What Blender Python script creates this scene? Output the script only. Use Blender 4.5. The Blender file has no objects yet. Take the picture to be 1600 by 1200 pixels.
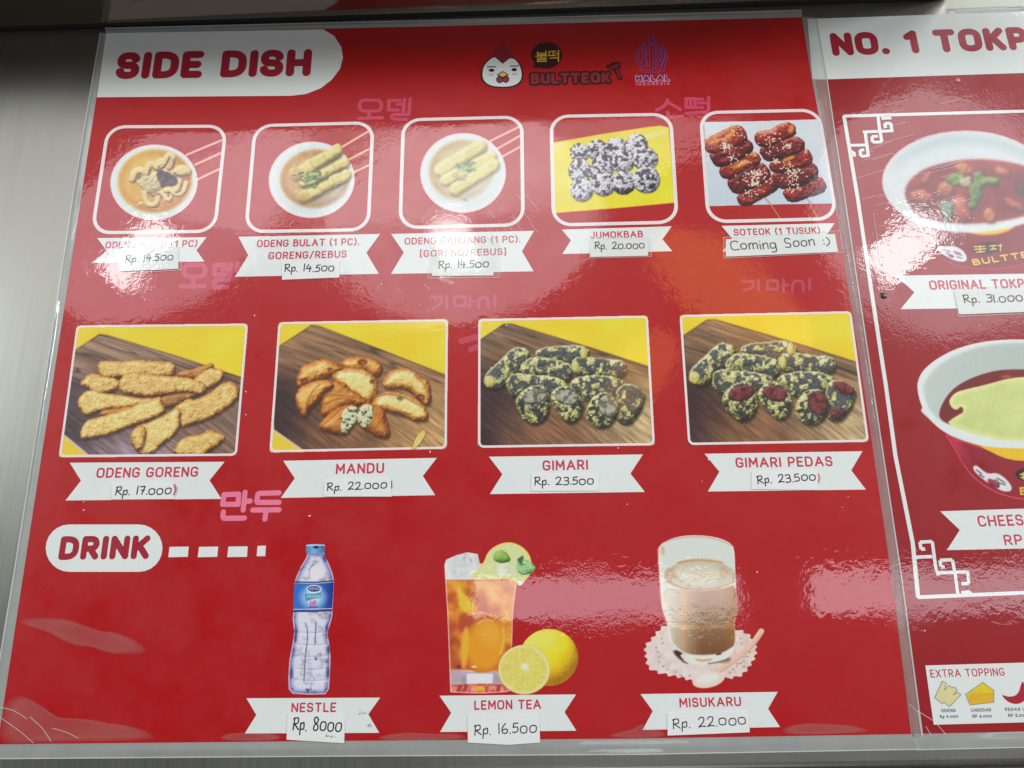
import bpy, math, random
import numpy as np
from mathutils import Matrix

# ------------------------------------------------------------------ camera
scene = bpy.context.scene
CAM = (0.2800155, 0.07413869, 0.42118045)
ROT = ((0.99972508, 0.0206283, 0.01114644),
       (-0.01687156, 0.96299933, -0.26897515),
       (-0.01628252, 0.26871315, 0.96308262))
FPX = 1150.0                                   # focal length in pixels of the 1600 px wide photo
cam_data = bpy.data.cameras.new('camera')
cam_data.sensor_width = 36.0
cam_data.lens = FPX * 36.0 / 1600.0
cam_data.clip_start = 0.01
cam_data.clip_end = 50.0
cam = bpy.data.objects.new('camera', cam_data)
cam.matrix_world = Matrix.Translation(CAM) @ Matrix(ROT).to_4x4()
scene.collection.objects.link(cam)
scene.camera = cam

# ------------------------------------------------------------------ light
world = bpy.data.worlds.new('World')
scene.world = world
world.use_nodes = True
world.node_tree.nodes['Background'].inputs[0].default_value = (0.93, 1.0, 1.0, 1)
world.node_tree.nodes['Background'].inputs[1].default_value = 0.08


def lamp(name, loc, sx, sy, radiance, color, aim=(0.28, 0.22, 0.0), round_=False):
    d = bpy.data.lights.new(name, 'AREA')
    d.shape = 'ELLIPSE' if round_ else 'RECTANGLE'
    d.size, d.size_y = sx, sy
    area = sx * sy * (math.pi / 4 if round_ else 1)
    d.energy = radiance * math.pi * area
    d.color = color
    o = bpy.data.objects.new(name, d)
    o.location = loc
    v = Matrix.Translation((0, 0, 0))
    from mathutils import Vector
    dv = Vector(aim) - Vector(loc)
    o.rotation_euler = dv.to_track_quat('-Z', 'Y').to_euler()
    scene.collection.objects.link(o)
    return o


COOL = (0.90, 1.0, 0.98)
lamp('ceiling_or_fill_lamp', (-0.86, 1.07, 1.6), 0.22, 0.08, 17, COOL)
lamp('ceiling_or_fill_lamp', (0.09, 1.07, 1.6), 0.12, 0.15, 17, COOL)
lamp('ceiling_or_fill_lamp', (1.43, 1.03, 1.6), 0.13, 0.20, 18, COOL)
lamp('ceiling_or_fill_lamp', (-2.5, 1.0, 1.7), 0.5, 0.5, 56, COOL)  # added side fill, unseen and outside the film's reflections
lamp('ceiling_or_fill_lamp', (3.1, 1.0, 1.7), 0.5, 0.5, 56, COOL)  # matching added fill from the right, also unseen
lamp('ceiling_or_fill_lamp', (0.4, -2.0, 1.8), 0.8, 0.5, 8, COOL)  # added front fill that lifts the shadow below the ledge
lamp('ceiling_strip', (0.50, 0.055, 1.6), 0.70, 0.11, 5.0, (0.92, 0.86, 1.0), (0.50, 0.055, 0))
lamp('ceiling_strip', (1.55, 0.055, 1.6), 1.05, 0.11, 5.4, (0.94, 0.90, 1.0), (1.55, 0.055, 0))
lamp('warm_lamp', (0.90, 0.90, 1.6), 0.56, 0.22, 2.9, (1.0, 0.40, 0.06), round_=True)
lamp('warm_lamp', (0.62, 0.66, 1.6), 0.16, 0.30, 2.2, (1.0, 0.40, 0.06), round_=True)
lamp('ceiling_panel', (-0.75, 1.22, 1.62), 0.90, 0.46, 2.9, (1.0, 0.92, 1.0), round_=True)
lamp('ceiling_panel', (0.12, 1.16, 1.62), 0.85, 0.62, 3.5, (0.96, 0.96, 1.0), round_=True)
lamp('ceiling_panel', (0.10, 1.42, 1.66), 1.90, 0.40, 2.3, (1.0, 0.92, 0.92), round_=True)
lamp('ceiling_panel', (1.55, 1.14, 1.62), 0.80, 0.64, 3.3, (0.98, 0.94, 1.0), round_=True)
lamp('back_fill_lamp', (2.5, 2.6, 1.7), 1.0, 1.0, 6, COOL)  # unseen lamp added to brighten the counter past the ledge

vs = scene.view_settings
vs.view_transform = 'Standard'
vs.look = 'None'
vs.exposure = -0.13
vs.gamma = 1.0

# ------------------------------------------------------------------ helpers
R3 = np.array(ROT)
C3 = np.array(CAM)


def P(pts, z=0.001):
    """photo pixels -> points on the horizontal plane at height z"""
    a = np.atleast_2d(np.array(pts, dtype=float))
    d = np.stack([(a[:, 0] - 800) / FPX, -(a[:, 1] - 600) / FPX, -np.ones(len(a))], 1) @ R3.T
    k = (z - C3[2]) / d[:, 2]
    return (C3 + d * k[:, None])[:, :2]


def lin(c):
    c = np.asarray(c, dtype=float) / 255.0
    return np.where(c <= 0.04045, c / 12.92, ((c + 0.055) / 1.055) ** 2.4)


GAIN = np.array([1.26, 1.15, 1.15])


def ink(c):
    """colour as it looks under the shop lamps -> ink colour"""
    return np.clip(lin(c) * GAIN, 0.0022, 0.86)


def new_mesh(name, verts, faces, mat, parent=None, smooth=False):
    me = bpy.data.meshes.new(name)
    me.from_pydata([tuple(map(float, v)) for v in verts], [], faces)
    me.materials.append(mat)
    if smooth:
        me.polygons.foreach_set('use_smooth', [True] * len(me.polygons))
    me.update()
    o = bpy.data.objects.new(name, me)
    scene.collection.objects.link(o)
    if parent is not None:
        o.parent = parent
    return o


def empty(name, loc=(0, 0, 0)):
    o = bpy.data.objects.new(name, None)
    o.empty_display_size = 0.02
    o.location = loc
    scene.collection.objects.link(o)
    return o


def tag(o, label=None, cat=None, group=None, kind=None):
    if label:
        o['label'] = label
    if cat:
        o['category'] = cat
    if group:
        o['group'] = group
    if kind:
        o['kind'] = kind
    return o


# ------------------------------------------------------------------ materials
def nd(nt, t, **kw):
    n = nt.nodes.new(t)
    for k, v in kw.items():
        setattr(n, k, v)
    return n


def laminate(nt, bsdf, bump=1.0, coat=1.0):
    """glossy wavy plastic film over the print, worked out from the position in the room"""
    L = nt.links.new
    geo = nd(nt, 'ShaderNodeNewGeometry')

    def noise(scale, detail, rough=0.5):
        n = nd(nt, 'ShaderNodeTexNoise')
        n.inputs['Scale'].default_value = scale
        n.inputs['Detail'].default_value = detail
        n.inputs['Roughness'].default_value = rough
        L(geo.outputs['Position'], n.inputs['Vector'])
        return n
    big = noise(14, 1.0)
    mid = noise(75, 2.0)
    peel = noise(230, 2.0, 0.55)
    peel.inputs['Distortion'].default_value = 0.6
    patch = noise(9, 2.0, 0.6)
    grain = noise(1500, 1.0)
    # peel only where the film has lifted or been taped over
    ramp = nd(nt, 'ShaderNodeMapRange')
    ramp.inputs[1].default_value = 0.50
    ramp.inputs[2].default_value = 0.66
    ramp.inputs[3].default_value = 0.30
    ramp.inputs[4].default_value = 1.0
    L(patch.outputs['Fac'], ramp.inputs[0])
    mul = nd(nt, 'ShaderNodeMath', operation='MULTIPLY')
    L(peel.outputs['Fac'], mul.inputs[0])
    L(ramp.outputs[0], mul.inputs[1])
    b1 = nd(nt, 'ShaderNodeBump')
    b1.inputs['Strength'].default_value = bump
    b1.inputs['Distance'].default_value = 0.00028
    L(big.outputs['Fac'], b1.inputs['Height'])
    b2 = nd(nt, 'ShaderNodeBump')
    b2.inputs['Strength'].default_value = bump
    b2.inputs['Distance'].default_value = 0.00004
    L(mid.outputs['Fac'], b2.inputs['Height'])
    L(b1.outputs[0], b2.inputs['Normal'])
    b3 = nd(nt, 'ShaderNodeBump')
    b3.inputs['Strength'].default_value = bump
    b3.inputs['Distance'].default_value = 0.00009
    L(mul.outputs[0], b3.inputs['Height'])
    L(b2.outputs[0], b3.inputs['Normal'])
    gm = nd(nt, 'ShaderNodeMath', operation='MULTIPLY')
    fine = noise(900, 1.0)
    pt = noise(17, 2.0, 0.6)
    gr = nd(nt, 'ShaderNodeMapRange')
    gr.inputs[1].default_value = 0.45
    gr.inputs[2].default_value = 0.6
    L(pt.outputs['Fac'], gr.inputs[0])
    L(fine.outputs['Fac'], gm.inputs[0])
    L(gr.outputs[0], gm.inputs[1])
    b5 = nd(nt, 'ShaderNodeBump')
    b5.inputs['Strength'].default_value = bump
    b5.inputs['Distance'].default_value = 0.000022
    L(gm.outputs[0], b5.inputs['Height'])
    L(b3.outputs[0], b5.inputs['Normal'])
    L(b5.outputs[0], bsdf.inputs['Coat Normal'])
    b4 = nd(nt, 'ShaderNodeBump')
    b4.inputs['Strength'].default_value = 0.6 * bump
    b4.inputs['Distance'].default_value = 0.00006
    L(grain.outputs['Fac'], b4.inputs['Height'])
    L(b2.outputs[0], b4.inputs['Normal'])
    L(b4.outputs[0], bsdf.inputs['Normal'])
    # smudges: the dull lobe is not even
    sm = noise(26, 4.0, 0.65)
    mr = nd(nt, 'ShaderNodeMapRange')
    mr.inputs[1].default_value = 0.3
    mr.inputs[2].default_value = 0.7
    mr.inputs[3].default_value = 0.27
    mr.inputs[4].default_value = 0.58
    L(sm.outputs['Fac'], mr.inputs[0])
    L(mr.outputs[0], bsdf.inputs['Roughness'])
    bsdf.inputs['Specular IOR Level'].default_value = 0.4
    bsdf.inputs['Coat Weight'].default_value = coat
    cr = nd(nt, 'ShaderNodeMapRange')
    cr.inputs[1].default_value = 0.45
    cr.inputs[2].default_value = 0.75
    cr.inputs[3].default_value = 0.018
    cr.inputs[4].default_value = 0.075
    L(sm.outputs['Fac'], cr.inputs[0])
    L(cr.outputs[0], bsdf.inputs['Coat Roughness'])
    bsdf.inputs['Coat IOR'].default_value = 1.5


_mats = {}


def print_mat(name, c, bump=1.0, coat=1.0, tone=0.10):
    key = (name, tuple(c) if c is not None else None)
    if key in _mats:
        return _mats[key]
    m = bpy.data.materials.new(name)
    m.use_nodes = True
    nt = m.node_tree
    b = nt.nodes['Principled BSDF']
    L = nt.links.new
    if c is None:
        a = nd(nt, 'ShaderNodeVertexColor', layer_name='Col')
        L(a.outputs['Color'], b.inputs['Base Color'])
    else:
        col = ink(c)
        geo = nd(nt, 'ShaderNodeNewGeometry')
        n = nd(nt, 'ShaderNodeTexNoise')
        n.inputs['Scale'].default_value = 160
        n.inputs['Detail'].default_value = 5
        L(geo.outputs['Position'], n.inputs['Vector'])
        mx = nd(nt, 'ShaderNodeMix', data_type='RGBA')
        mx.inputs['A'].default_value = (*np.clip(col * (1 - tone), 0, 1), 1)
        mx.inputs['B'].default_value = (*np.clip(col * (1 + tone), 0, 1), 1)
        L(n.outputs['Fac'], mx.inputs['Factor'])
        L(mx.outputs['Result'], b.inputs['Base Color'])
    laminate(nt, b, bump, coat)
    _mats[key] = m
    return m


RED = (162, 8, 15)
M_RED = print_mat('red_print', RED)
M_RED2 = print_mat('deep_red_print', (140, 8, 20))
M_WHITE = print_mat('white_print', (207, 219, 217), tone=0.03)
M_LETTER = print_mat('crimson_lettering', (150, 22, 44))
M_LETTER2 = print_mat('soft_crimson_lettering', (186, 52, 76))
M_PHOTO = print_mat('photo_print', None)


def paper_mat():
    m = bpy.data.materials.new('sticker_paper')
    m.use_nodes = True
    nt = m.node_tree
    b = nt.nodes['Principled BSDF']
    col = ink((222, 229, 222))
    geo = nd(nt, 'ShaderNodeNewGeometry')
    n = nd(nt, 'ShaderNodeTexNoise')
    n.inputs['Scale'].default_value = 90
    n.inputs['Detail'].default_value = 6
    nt.links.new(geo.outputs['Position'], n.inputs['Vector'])
    mx = nd(nt, 'ShaderNodeMix', data_type='RGBA')
    mx.inputs['A'].default_value = (*(col * 0.93), 1)
    mx.inputs['B'].default_value = (*np.clip(col * 1.04, 0, 0.86), 1)
    nt.links.new(n.outputs['Fac'], mx.inputs['Factor'])
    nt.links.new(mx.outputs['Result'], b.inputs['Base Color'])
    laminate(nt, b, 1.2, 0.55)
    return m


M_PAPER = paper_mat()
M_PEN = print_mat('black_pen', (32, 32, 36), coat=0.4)
M_PENRED = print_mat('old_red_mark', (190, 70, 85))


def steel_mat(name, base, rough, streak_axis=1):
    m = bpy.data.materials.new(name)
    m.use_nodes = True
    nt = m.node_tree
    b = nt.nodes['Principled BSDF']
    L = nt.links.new
    geo = nd(nt, 'ShaderNodeNewGeometry')
    mp = nd(nt, 'ShaderNodeMapping')
    sc = [420.0, 420.0, 420.0]
    sc[streak_axis] = 7.0
    mp.inputs['Scale'].default_value = sc
    L(geo.outputs['Position'], mp.inputs['Vector'])
    n = nd(nt, 'ShaderNodeTexNoise')
    n.inputs['Scale'].default_value = 1.0
    n.inputs['Detail'].default_value = 4
    L(mp.outputs[0], n.inputs['Vector'])
    n2 = nd(nt, 'ShaderNodeTexNoise')
    n2.inputs['Scale'].default_value = 11.0
    n2.inputs['Detail'].default_value = 5
    L(geo.outputs['Position'], n2.inputs['Vector'])
    ad = nd(nt, 'ShaderNodeMath', operation='ADD')
    L(n.outputs['Fac'], ad.inputs[0])
    L(n2.outputs['Fac'], ad.inputs[1])
    mr = nd(nt, 'ShaderNodeMapRange')
    mr.inputs[1].default_value = 0.7
    mr.inputs[2].default_value = 1.3
    mr.inputs[3].default_value = rough * 0.9
    mr.inputs[4].default_value = rough * 1.12
    L(ad.outputs[0], mr.inputs[0])
    L(mr.outputs[0], b.inputs['Roughness'])
    mx = nd(nt, 'ShaderNodeMix', data_type='RGBA')
    base = np.array(base)
    mx.inputs['A'].default_value = (*(base * 0.93), 1)
    mx.inputs['B'].default_value = (*(base * 1.05), 1)
    L(n.outputs['Fac'], mx.inputs['Factor'])
    L(mx.outputs['Result'], b.inputs['Base Color'])
    b.inputs['Metallic'].default_value = 1.0
    bp = nd(nt, 'ShaderNodeBump')
    bp.inputs['Strength'].default_value = 0.6
    bp.inputs['Distance'].default_value = 0.00003
    L(n.outputs['Fac'], bp.inputs['Height'])
    L(bp.outputs[0], b.inputs['Normal'])
    return m


M_STEEL = steel_mat('brushed_steel', (0.35, 0.335, 0.305), 0.40)
M_LEDGE = steel_mat('polished_steel', (0.40, 0.32, 0.27), 0.13, 0)


def film_mat(name, lo, hi, bump, tint=0.62):
    m = bpy.data.materials.new(name)
    m.use_nodes = True
    nt = m.node_tree
    L = nt.links.new
    b = nt.nodes['Principled BSDF']
    b.inputs['Base Color'].default_value = (tint * 0.97, tint, tint * 0.97, 1)
    laminate(nt, b, bump, 1.0)
    tr = nd(nt, 'ShaderNodeBsdfTransparent')
    tr.inputs['Color'].default_value = (0.97, 0.98, 0.975, 1)
    mx = nd(nt, 'ShaderNodeMixShader')
    fr = nd(nt, 'ShaderNodeTexNoise')
    fr.inputs['Scale'].default_value = 60
    fr.inputs['Detail'].default_value = 4
    geo = nd(nt, 'ShaderNodeNewGeometry')
    L(geo.outputs['Position'], fr.inputs['Vector'])
    mr = nd(nt, 'ShaderNodeMapRange')
    mr.inputs[3].default_value = lo
    mr.inputs[4].default_value = hi
    L(fr.outputs['Fac'], mr.inputs[0])
    L(mr.outputs[0], mx.inputs[0])
    L(tr.outputs[0], mx.inputs[1])
    L(b.outputs[0], mx.inputs[2])
    L(mx.outputs[0], nt.nodes['Material Output'].inputs['Surface'])
    return m


M_FILM = film_mat('clear_film', 0.40, 0.62, 1.3)
M_EDGE_GLINT = film_mat('film_edge_glint', 0.75, 1.0, 1.3)  # paler film whose colour carries the rim highlight
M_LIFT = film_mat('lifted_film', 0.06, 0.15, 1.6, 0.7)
M_TAPE = film_mat('clear_tape', 0.05, 0.12, 2.2, 0.86)
M_FILM2 = film_mat('clear_overlap_film', 0.20, 0.36, 1.3, 0.66)


def soft_edge(m):
    nt = m.node_tree
    mx = [n for n in nt.nodes if n.type == 'MIX_SHADER'][0]
    src = mx.inputs[0].links[0].from_socket
    v = nd(nt, 'ShaderNodeVertexColor', layer_name='Col')
    mu = nd(nt, 'ShaderNodeMath', operation='MULTIPLY')
    nt.links.new(src, mu.inputs[0])
    nt.links.new(v.outputs['Color'], mu.inputs[1])
    nt.links.new(mu.outputs[0], mx.inputs[0])


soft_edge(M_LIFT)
M_SCRATCH = film_mat('scratched_film', 0.4, 0.7, 1.0, 0.95)

# ------------------------------------------------------------------ flat shapes
Z0 = 0.00100            # face of the menu boards
Z1 = Z0 + 0.00006       # printed panels
Z2 = Z0 + 0.00012       # what is printed on the panels


def orient(v):
    v = [tuple(p) for p in v]
    a = sum(v[i][0] * v[(i + 1) % len(v)][1] - v[(i + 1) % len(v)][0] * v[i][1] for i in range(len(v)))
    return v if a > 0 else v[::-1]


def flat(name, px, mat, parent, z, plane=False):
    v = orient(px if plane else P(px))
    return new_mesh(name, [(x, y, z) for x, y in v], [list(range(len(v)))], mat, parent)


def flats(name, polys, mat, parent, z, plane=False):
    vs_, fs = [], []
    for k, px in enumerate(polys):
        v = orient(px if plane else P(px))
        fs.append(list(range(len(vs_), len(vs_) + len(v))))
        vs_ += [(x, y, z + k * 3e-6) for x, y in v]
    return new_mesh(name, vs_, fs, mat, parent)


def slab(name, px, mat, parent, z0, z1):
    v = orient(P(px))
    n = len(v)
    vs_ = [(x, y, z1) for x, y in v] + [(x, y, z0) for x, y in v]
    fs = [list(range(n))] + [[n + i, n + (i + 1) % n, (i + 1) % n, i] for i in range(n)]
    return new_mesh(name, vs_, fs, mat, parent)


def ellipse_px(cx, cy, rx, ry, rot=0, n=40):
    c, s = math.cos(math.radians(rot)), math.sin(math.radians(rot))
    return [(cx + rx * math.cos(t) * c - ry * math.sin(t) * s, cy + rx * math.cos(t) * s + ry * math.sin(t) * c)
            for t in [2 * math.pi * i / n for i in range(n)]]


def chaikin(p, n=2, closed=True):
    p = [tuple(map(float, q)) for q in p]
    for _ in range(n):
        out = []
        m = len(p)
        if not closed:
            out.append(p[0])
        for i in range(m if closed else m - 1):
            a, b = p[i], p[(i + 1) % m]
            out.append((a[0] * .75 + b[0] * .25, a[1] * .75 + b[1] * .25))
            out.append((a[0] * .25 + b[0] * .75, a[1] * .25 + b[1] * .75))
        if not closed:
            out.append(p[-1])
        p = out
    return p


def rr_quad(q, rad, inset=0.0, n=8):
    """rounded rectangle inside a quad of pixels TL TR BR BL, radius / inset as plane lengths"""
    tl, tr, br, bl = [np.array(p) for p in P(q)]
    w = (np.linalg.norm(tr - tl) + np.linalg.norm(br - bl)) / 2
    h = (np.linalg.norm(tl - bl) + np.linalg.norm(tr - br)) / 2
    pts = []
    r = max(rad - inset, 1e-5)
    for cx, cy, a0 in ((w - inset - r, h - inset - r, 0), (inset + r, h - inset - r, 90),
                       (inset + r, inset + r, 180), (w - inset - r, inset + r, 270)):
        for k in range(n + 1):
            a = math.radians(a0 + 90 * k / n)
            u, v = (cx + r * math.cos(a)) / w, (cy + r * math.sin(a)) / h
            pts.append(tuple(bl * (1 - u) * (1 - v) + br * u * (1 - v) + tl * (1 - u) * v + tr * u * v))
    return pts


def ring(name, outer, inner, mat, parent, z):
    n = len(outer)
    vs_ = [(x, y, z) for x, y in outer] + [(x, y, z) for x, y in inner]
    fs = [[i, (i + 1) % n, n + (i + 1) % n, n + i] for i in range(n)]
    return new_mesh(name, vs_, fs, mat, parent)


# ------------------------------------------------------------------ pen strokes and lettering
def fillet(pts):
    out = []
    m = len(pts)
    for i, p in enumerate(pts):
        q = np.array(p[:2], float)
        r = p[2] if len(p) > 2 else 0
        if r and 0 < i < m - 1:
            a = np.array(pts[i - 1][:2], float) - q
            b = np.array(pts[i + 1][:2], float) - q
            la, lb = np.linalg.norm(a), np.linalg.norm(b)
            fa = 0.5 if len(pts[i - 1]) > 2 else 1.0
            fb = 0.5 if len(pts[i + 1]) > 2 else 1.0
            s, e = q + a / la * min(r, la * fa), q + b / lb * min(r, lb * fb)
            for k in range(9):
                t = k / 8
                out.append(s * (1 - t) ** 2 + 2 * q * t * (1 - t) * 1.0 + e * t * t)
        else:
            out.append(q)
    res = [out[0]]
    for q in out[1:]:
        if np.linalg.norm(q - res[-1]) > 1e-6:
            res.append(q)
    return res


def strip_geo(pts, w, z, vs_, fs, square=False):
    """ribbon of width w along plane points, round ends; sharp corners start a new piece"""
    pts = [np.array(p, float) for p in pts]
    runs, cur = [], [pts[0]]
    for i in range(1, len(pts)):
        cur.append(pts[i])
        if i < len(pts) - 1:
            a, b = pts[i] - pts[i - 1], pts[i + 1] - pts[i]
            c = np.dot(a, b) / (np.linalg.norm(a) * np.linalg.norm(b) + 1e-12)
            if c < 0.77:
                runs.append(cur)
                cur = [pts[i]]
    runs.append(cur)
    k = 0
    for run in runs:
        n = len(run)
        if n < 2:
            continue
        zz = z + k * 4e-6
        k += 1
        left, right = [], []
        for i in range(n):
            d = (run[min(i + 1, n - 1)] - run[max(i - 1, 0)])
            d = d / (np.linalg.norm(d) + 1e-12)
            nrm = np.array([-d[1], d[0]]) * w / 2
            left.append(run[i] + nrm)
            right.append(run[i] - nrm)
        b = len(vs_)
        for i in range(n):
            vs_.append((*right[i], zz + 3e-6 * i / n))
            vs_.append((*left[i], zz + 3e-6 * i / n))
        for i in range(n - 1):
            fs.append([b + 2 * i, b + 2 * i + 2, b + 2 * i + 3, b + 2 * i + 1])
        if not square:
            for end, sgn in ((0, 1), (n - 1, -1)):
                c = run[end]
                s = left[end] if sgn > 0 else right[end]
                v0 = s - c
                b2 = len(vs_)
                for j in range(9):
                    a = math.pi * j / 8
                    vs_.append((c[0] + v0[0] * math.cos(a) - v0[1] * math.sin(a),
                                c[1] + v0[0] * math.sin(a) + v0[1] * math.cos(a), zz + 3e-6 * end / n))
                fs.append(list(range(b2, b2 + 9)))
    return k


def strokes(name, lines, w, mat, parent, z, square=False):
    """lines: lists of photo pixels (with optional corner radius); w in photo pixels"""
    vs_, fs = [], []
    k = 0
    for ln in lines:
        q = P([tuple(p) for p in fillet(ln)])
        a = np.array(ln[0][:2], float)
        s = np.linalg.norm(P([a + [1, 0]])[0] - P([a])[0])
        k += strip_geo(q, w * s, z + k * 4e-6, vs_, fs, square)
    return new_mesh(name, vs_, fs, mat, parent)


F = {
 'A': (.74, [[(0, 0), (.37, 1), (.74, 0)], [(.14, .32), (.60, .32)]]),
 'B': (.56, [[(.0, .0), (0, 1), (.5, 1, .22), (.5, .54, .22), (.05, .54)], [(.3, .54), (.57, .52, .2), (.57, 0, .25), (0, 0)]]),
 'C': (.60, [[(.6, .80), (.56, 1, .25), (0, 1, .36), (0, 0, .36), (.56, 0, .25), (.6, .2)]]),
 'D': (.62, [[(0, 0), (0, 1), (.62, 1, .42), (.62, 0, .42), (0, 0)]]),
 'E': (.48, [[(.48, 1), (0, 1), (0, 0), (.48, 0)], [(0, .5), (.42, .5)]]),
 'G': (.62, [[(.6, .80), (.56, 1, .25), (0, 1, .36), (0, 0, .36), (.62, 0, .3), (.62, .45), (.36, .45)]]),
 'H': (.60, [[(0, 0), (0, 1)], [(.6, 0), (.6, 1)], [(0, .5), (.6, .5)]]),
 'I': (.0, [[(0, 0), (0, 1)]]),
 'J': (.42, [[(.42, 1), (.42, 0, .25), (0, 0, .22), (0, .2)]]),
 'K': (.56, [[(0, 0), (0, 1)], [(.54, 1), (.04, .42)], [(.2, .6), (.56, 0)]]),
 'L': (.46, [[(0, 1), (0, 0), (.46, 0)]]),
 'M': (.74, [[(0, 0), (0.02, 1), (.37, .3), (.72, 1), (.74, 0)]]),
 'N': (.60, [[(0, 0), (0, 1), (.6, 0), (.6, 1)]]),
 'O': (.66, [[(.33, 1), (.66, 1, .34), (.66, 0, .34), (0, 0, .34), (0, 1, .34), (.33, 1)]]),
 'P': (.54, [[(0, 0), (0, 1), (.54, 1, .28), (.54, .42, .28), (0, .42)]]),
 'R': (.56, [[(0, 0), (0, 1), (.54, 1, .28), (.54, .45, .28), (0, .45)], [(.28, .45), (.56, 0)]]),
 'S': (.54, [[(.52, .80), (.5, 1, .25), (0, 1, .28), (0, .52, .22), (.54, .5, .24), (.54, 0, .28), (.02, 0, .25), (0, .2)]]),
 'T': (.62, [[(0, 1), (.62, 1)], [(.31, 1), (.31, 0)]]),
 'U': (.60, [[(0, 1), (0, 0, .32), (.6, 0, .32), (.6, 1)]]),
 'X': (.60, [[(0, 0), (.6, 1)], [(0, 1), (.6, 0)]]),
 '1': (.26, [[(0, .80), (.26, 1), (.26, 0)]]),
 '(': (.18, [[(.18, 1.1), (0, .8, .4), (0, .2, .4), (.18, -.1)]]),
 ')': (.18, [[(0, 1.1), (.18, .8, .4), (.18, .2, .4), (0, -.1)]]),
 '[': (.14, [[(.14, 1.1), (0, 1.1), (0, -.1), (.14, -.1)]]),
 ']': (.14, [[(0, 1.1), (.14, 1.1), (.14, -.1), (0, -.1)]]),
 '/': (.40, [[(0, -.08), (.4, 1.08)]]),
 '.': (.0, [[(0, 0), (0.02, 0)]]),
 ' ': (.16, []),
}
W = {
 '0': (.62, [[(.34, .72), (.02, .72, .3), (0, 0, .32), (.6, 0, .32), (.62, .74, .3), (.30, .72)]]),
 '1': (.08, [[(.06, 1), (.02, 0)]]),
 '2': (.55, [[(.02, .78), (.1, 1.02, .2), (.52, 1, .28), (.42, .5, .2), (0, 0), (.28, .08), (.58, .02)]]),
 '3': (.5, [[(.02, .95), (.5, 1.02, .2), (.46, .55, .2), (.14, .54)], [(.14, .54), (.54, .56, .22), (.48, 0, .25), (0, .04)]]),
 '4': (.58, [[(.2, .98), (0, .36), (.58, .40)], [(.42, .72), (.38, -.05)]]),
 '5': (.5, [[(.5, .95), (.12, .92), (.06, .52), (.5, .6, .25), (.48, 0, .28), (0, .02)]]),
 '6': (.5, [[(.36, 1), (0, .6, .35), (0, 0, .28), (.5, 0, .26), (.5, .5, .24), (.06, .34)]]),
 '7': (.5, [[(0, .95), (.5, .97), (.24, 0)], [(.16, .5), (.46, .52)]]),
 '8': (.5, [[(.44, .86), (.3, 1.1, .15), (0, 1.02, .2), (.06, .6, .2), (.5, .42, .25), (.46, -.04, .28), (0, -.04, .25), (.04, .4, .2), (.42, .66, .2), (.46, .9)]]),
 'R': (.55, [[(.02, 0), (.06, 1)], [(-.04, .92), (.5, 1.08, .25), (.5, .52, .25), (.1, .5), (.6, .02)]]),
 'p': (.42, [[(.04, .55), (.0, -.42)], [(.03, .42), (.4, .68, .2), (.42, .0, .22), (.04, .06)]]),
 '.': (.02, [[(0, 0.03), (0.03, 0.0)]]),
 ' ': (.35, []),
 'C': (.6, [[(.62, .84), (.5, 1.02, .25), (0, .9, .35), (0, -.02, .35), (.65, .04)]]),
 'o': (.45, [[(.25, .6), (0, .6, .25), (0, 0, .25), (.45, 0, .25), (.47, .62, .25), (.22, .6)]]),
 'm': (.7, [[(0, .58), (.02, 0)], [(.02, .4), (.18, .66, .12), (.34, .6, .12), (.34, 0)], [(.34, .4), (.5, .66, .12), (.68, .6, .12), (.7, 0)]]),
 'i': (.02, [[(0, .55), (.02, 0)], [(.02, .85), (.03, .82)]]),
 'n': (.42, [[(0, .58), (.02, 0)], [(.02, .38), (.2, .66, .15), (.4, .6, .15), (.42, 0)]]),
 'g': (.44, [[(.42, .5), (.2, .66, .2), (-.02, .5, .2), (0, 0, .2), (.4, .04, .2), (.44, .58)], [(.44, .58), (.44, -.4, .25), (.04, -.38)]]),
 'S': (.46, [[(.46, .9), (.3, 1.05, .2), (0, .95, .2), (.04, .5, .2), (.46, .46, .2), (.44, -.02, .25), (0, .06)]]),
 ':': (.02, [[(0, .62), (.03, .6)], [(0, .2), (.03, .18)]]),
 ')': (.22, [[(0, .85), (.26, .6, .35), (.2, .1, .35), (-.04, -.05)]]),
}


def text(name, s, a, b, h, wt, mat, parent, z, font=F, gap=0.30, jit=0.0, seed=0, square=False):
    """lettering between two baseline pixels; h = cap height in pixels, wt = stroke / cap height"""
    rnd = random.Random(seed)
    A, B = P([a])[0], P([b])[0]
    e = B - A
    length = np.linalg.norm(e)
    e = e / length
    nrm = np.array([-e[1], e[0]])
    H = abs(np.dot(P([(a[0], a[1] - h)])[0] - A, nrm))
    t = wt * H
    adv, x = [], 0.0
    for ch in s:
        adv.append(x)
        x += font[ch][0] + gap
    nat = x - gap
    sx = (length - t) / nat
    vs_, fs = [], []
    for ch, x0 in zip(s, adv):
        k = 0
        dy = rnd.uniform(-1, 1) * jit
        sl = rnd.uniform(-.6, 1) * jit
        for ln in font[ch][1]:
            pts = []
            for q in fillet([tuple(p) for p in ln]):
                u = t / 2 + (x0 + q[0] + sl * q[1]) * sx
                v = t / 2 + (q[1] + dy) * (H - t)
                pts.append(A + e * u + nrm * v)
            k += strip_geo(pts, t, z + k * 4e-6, vs_, fs, square)
    return new_mesh(name, vs_, fs, mat, parent)
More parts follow.
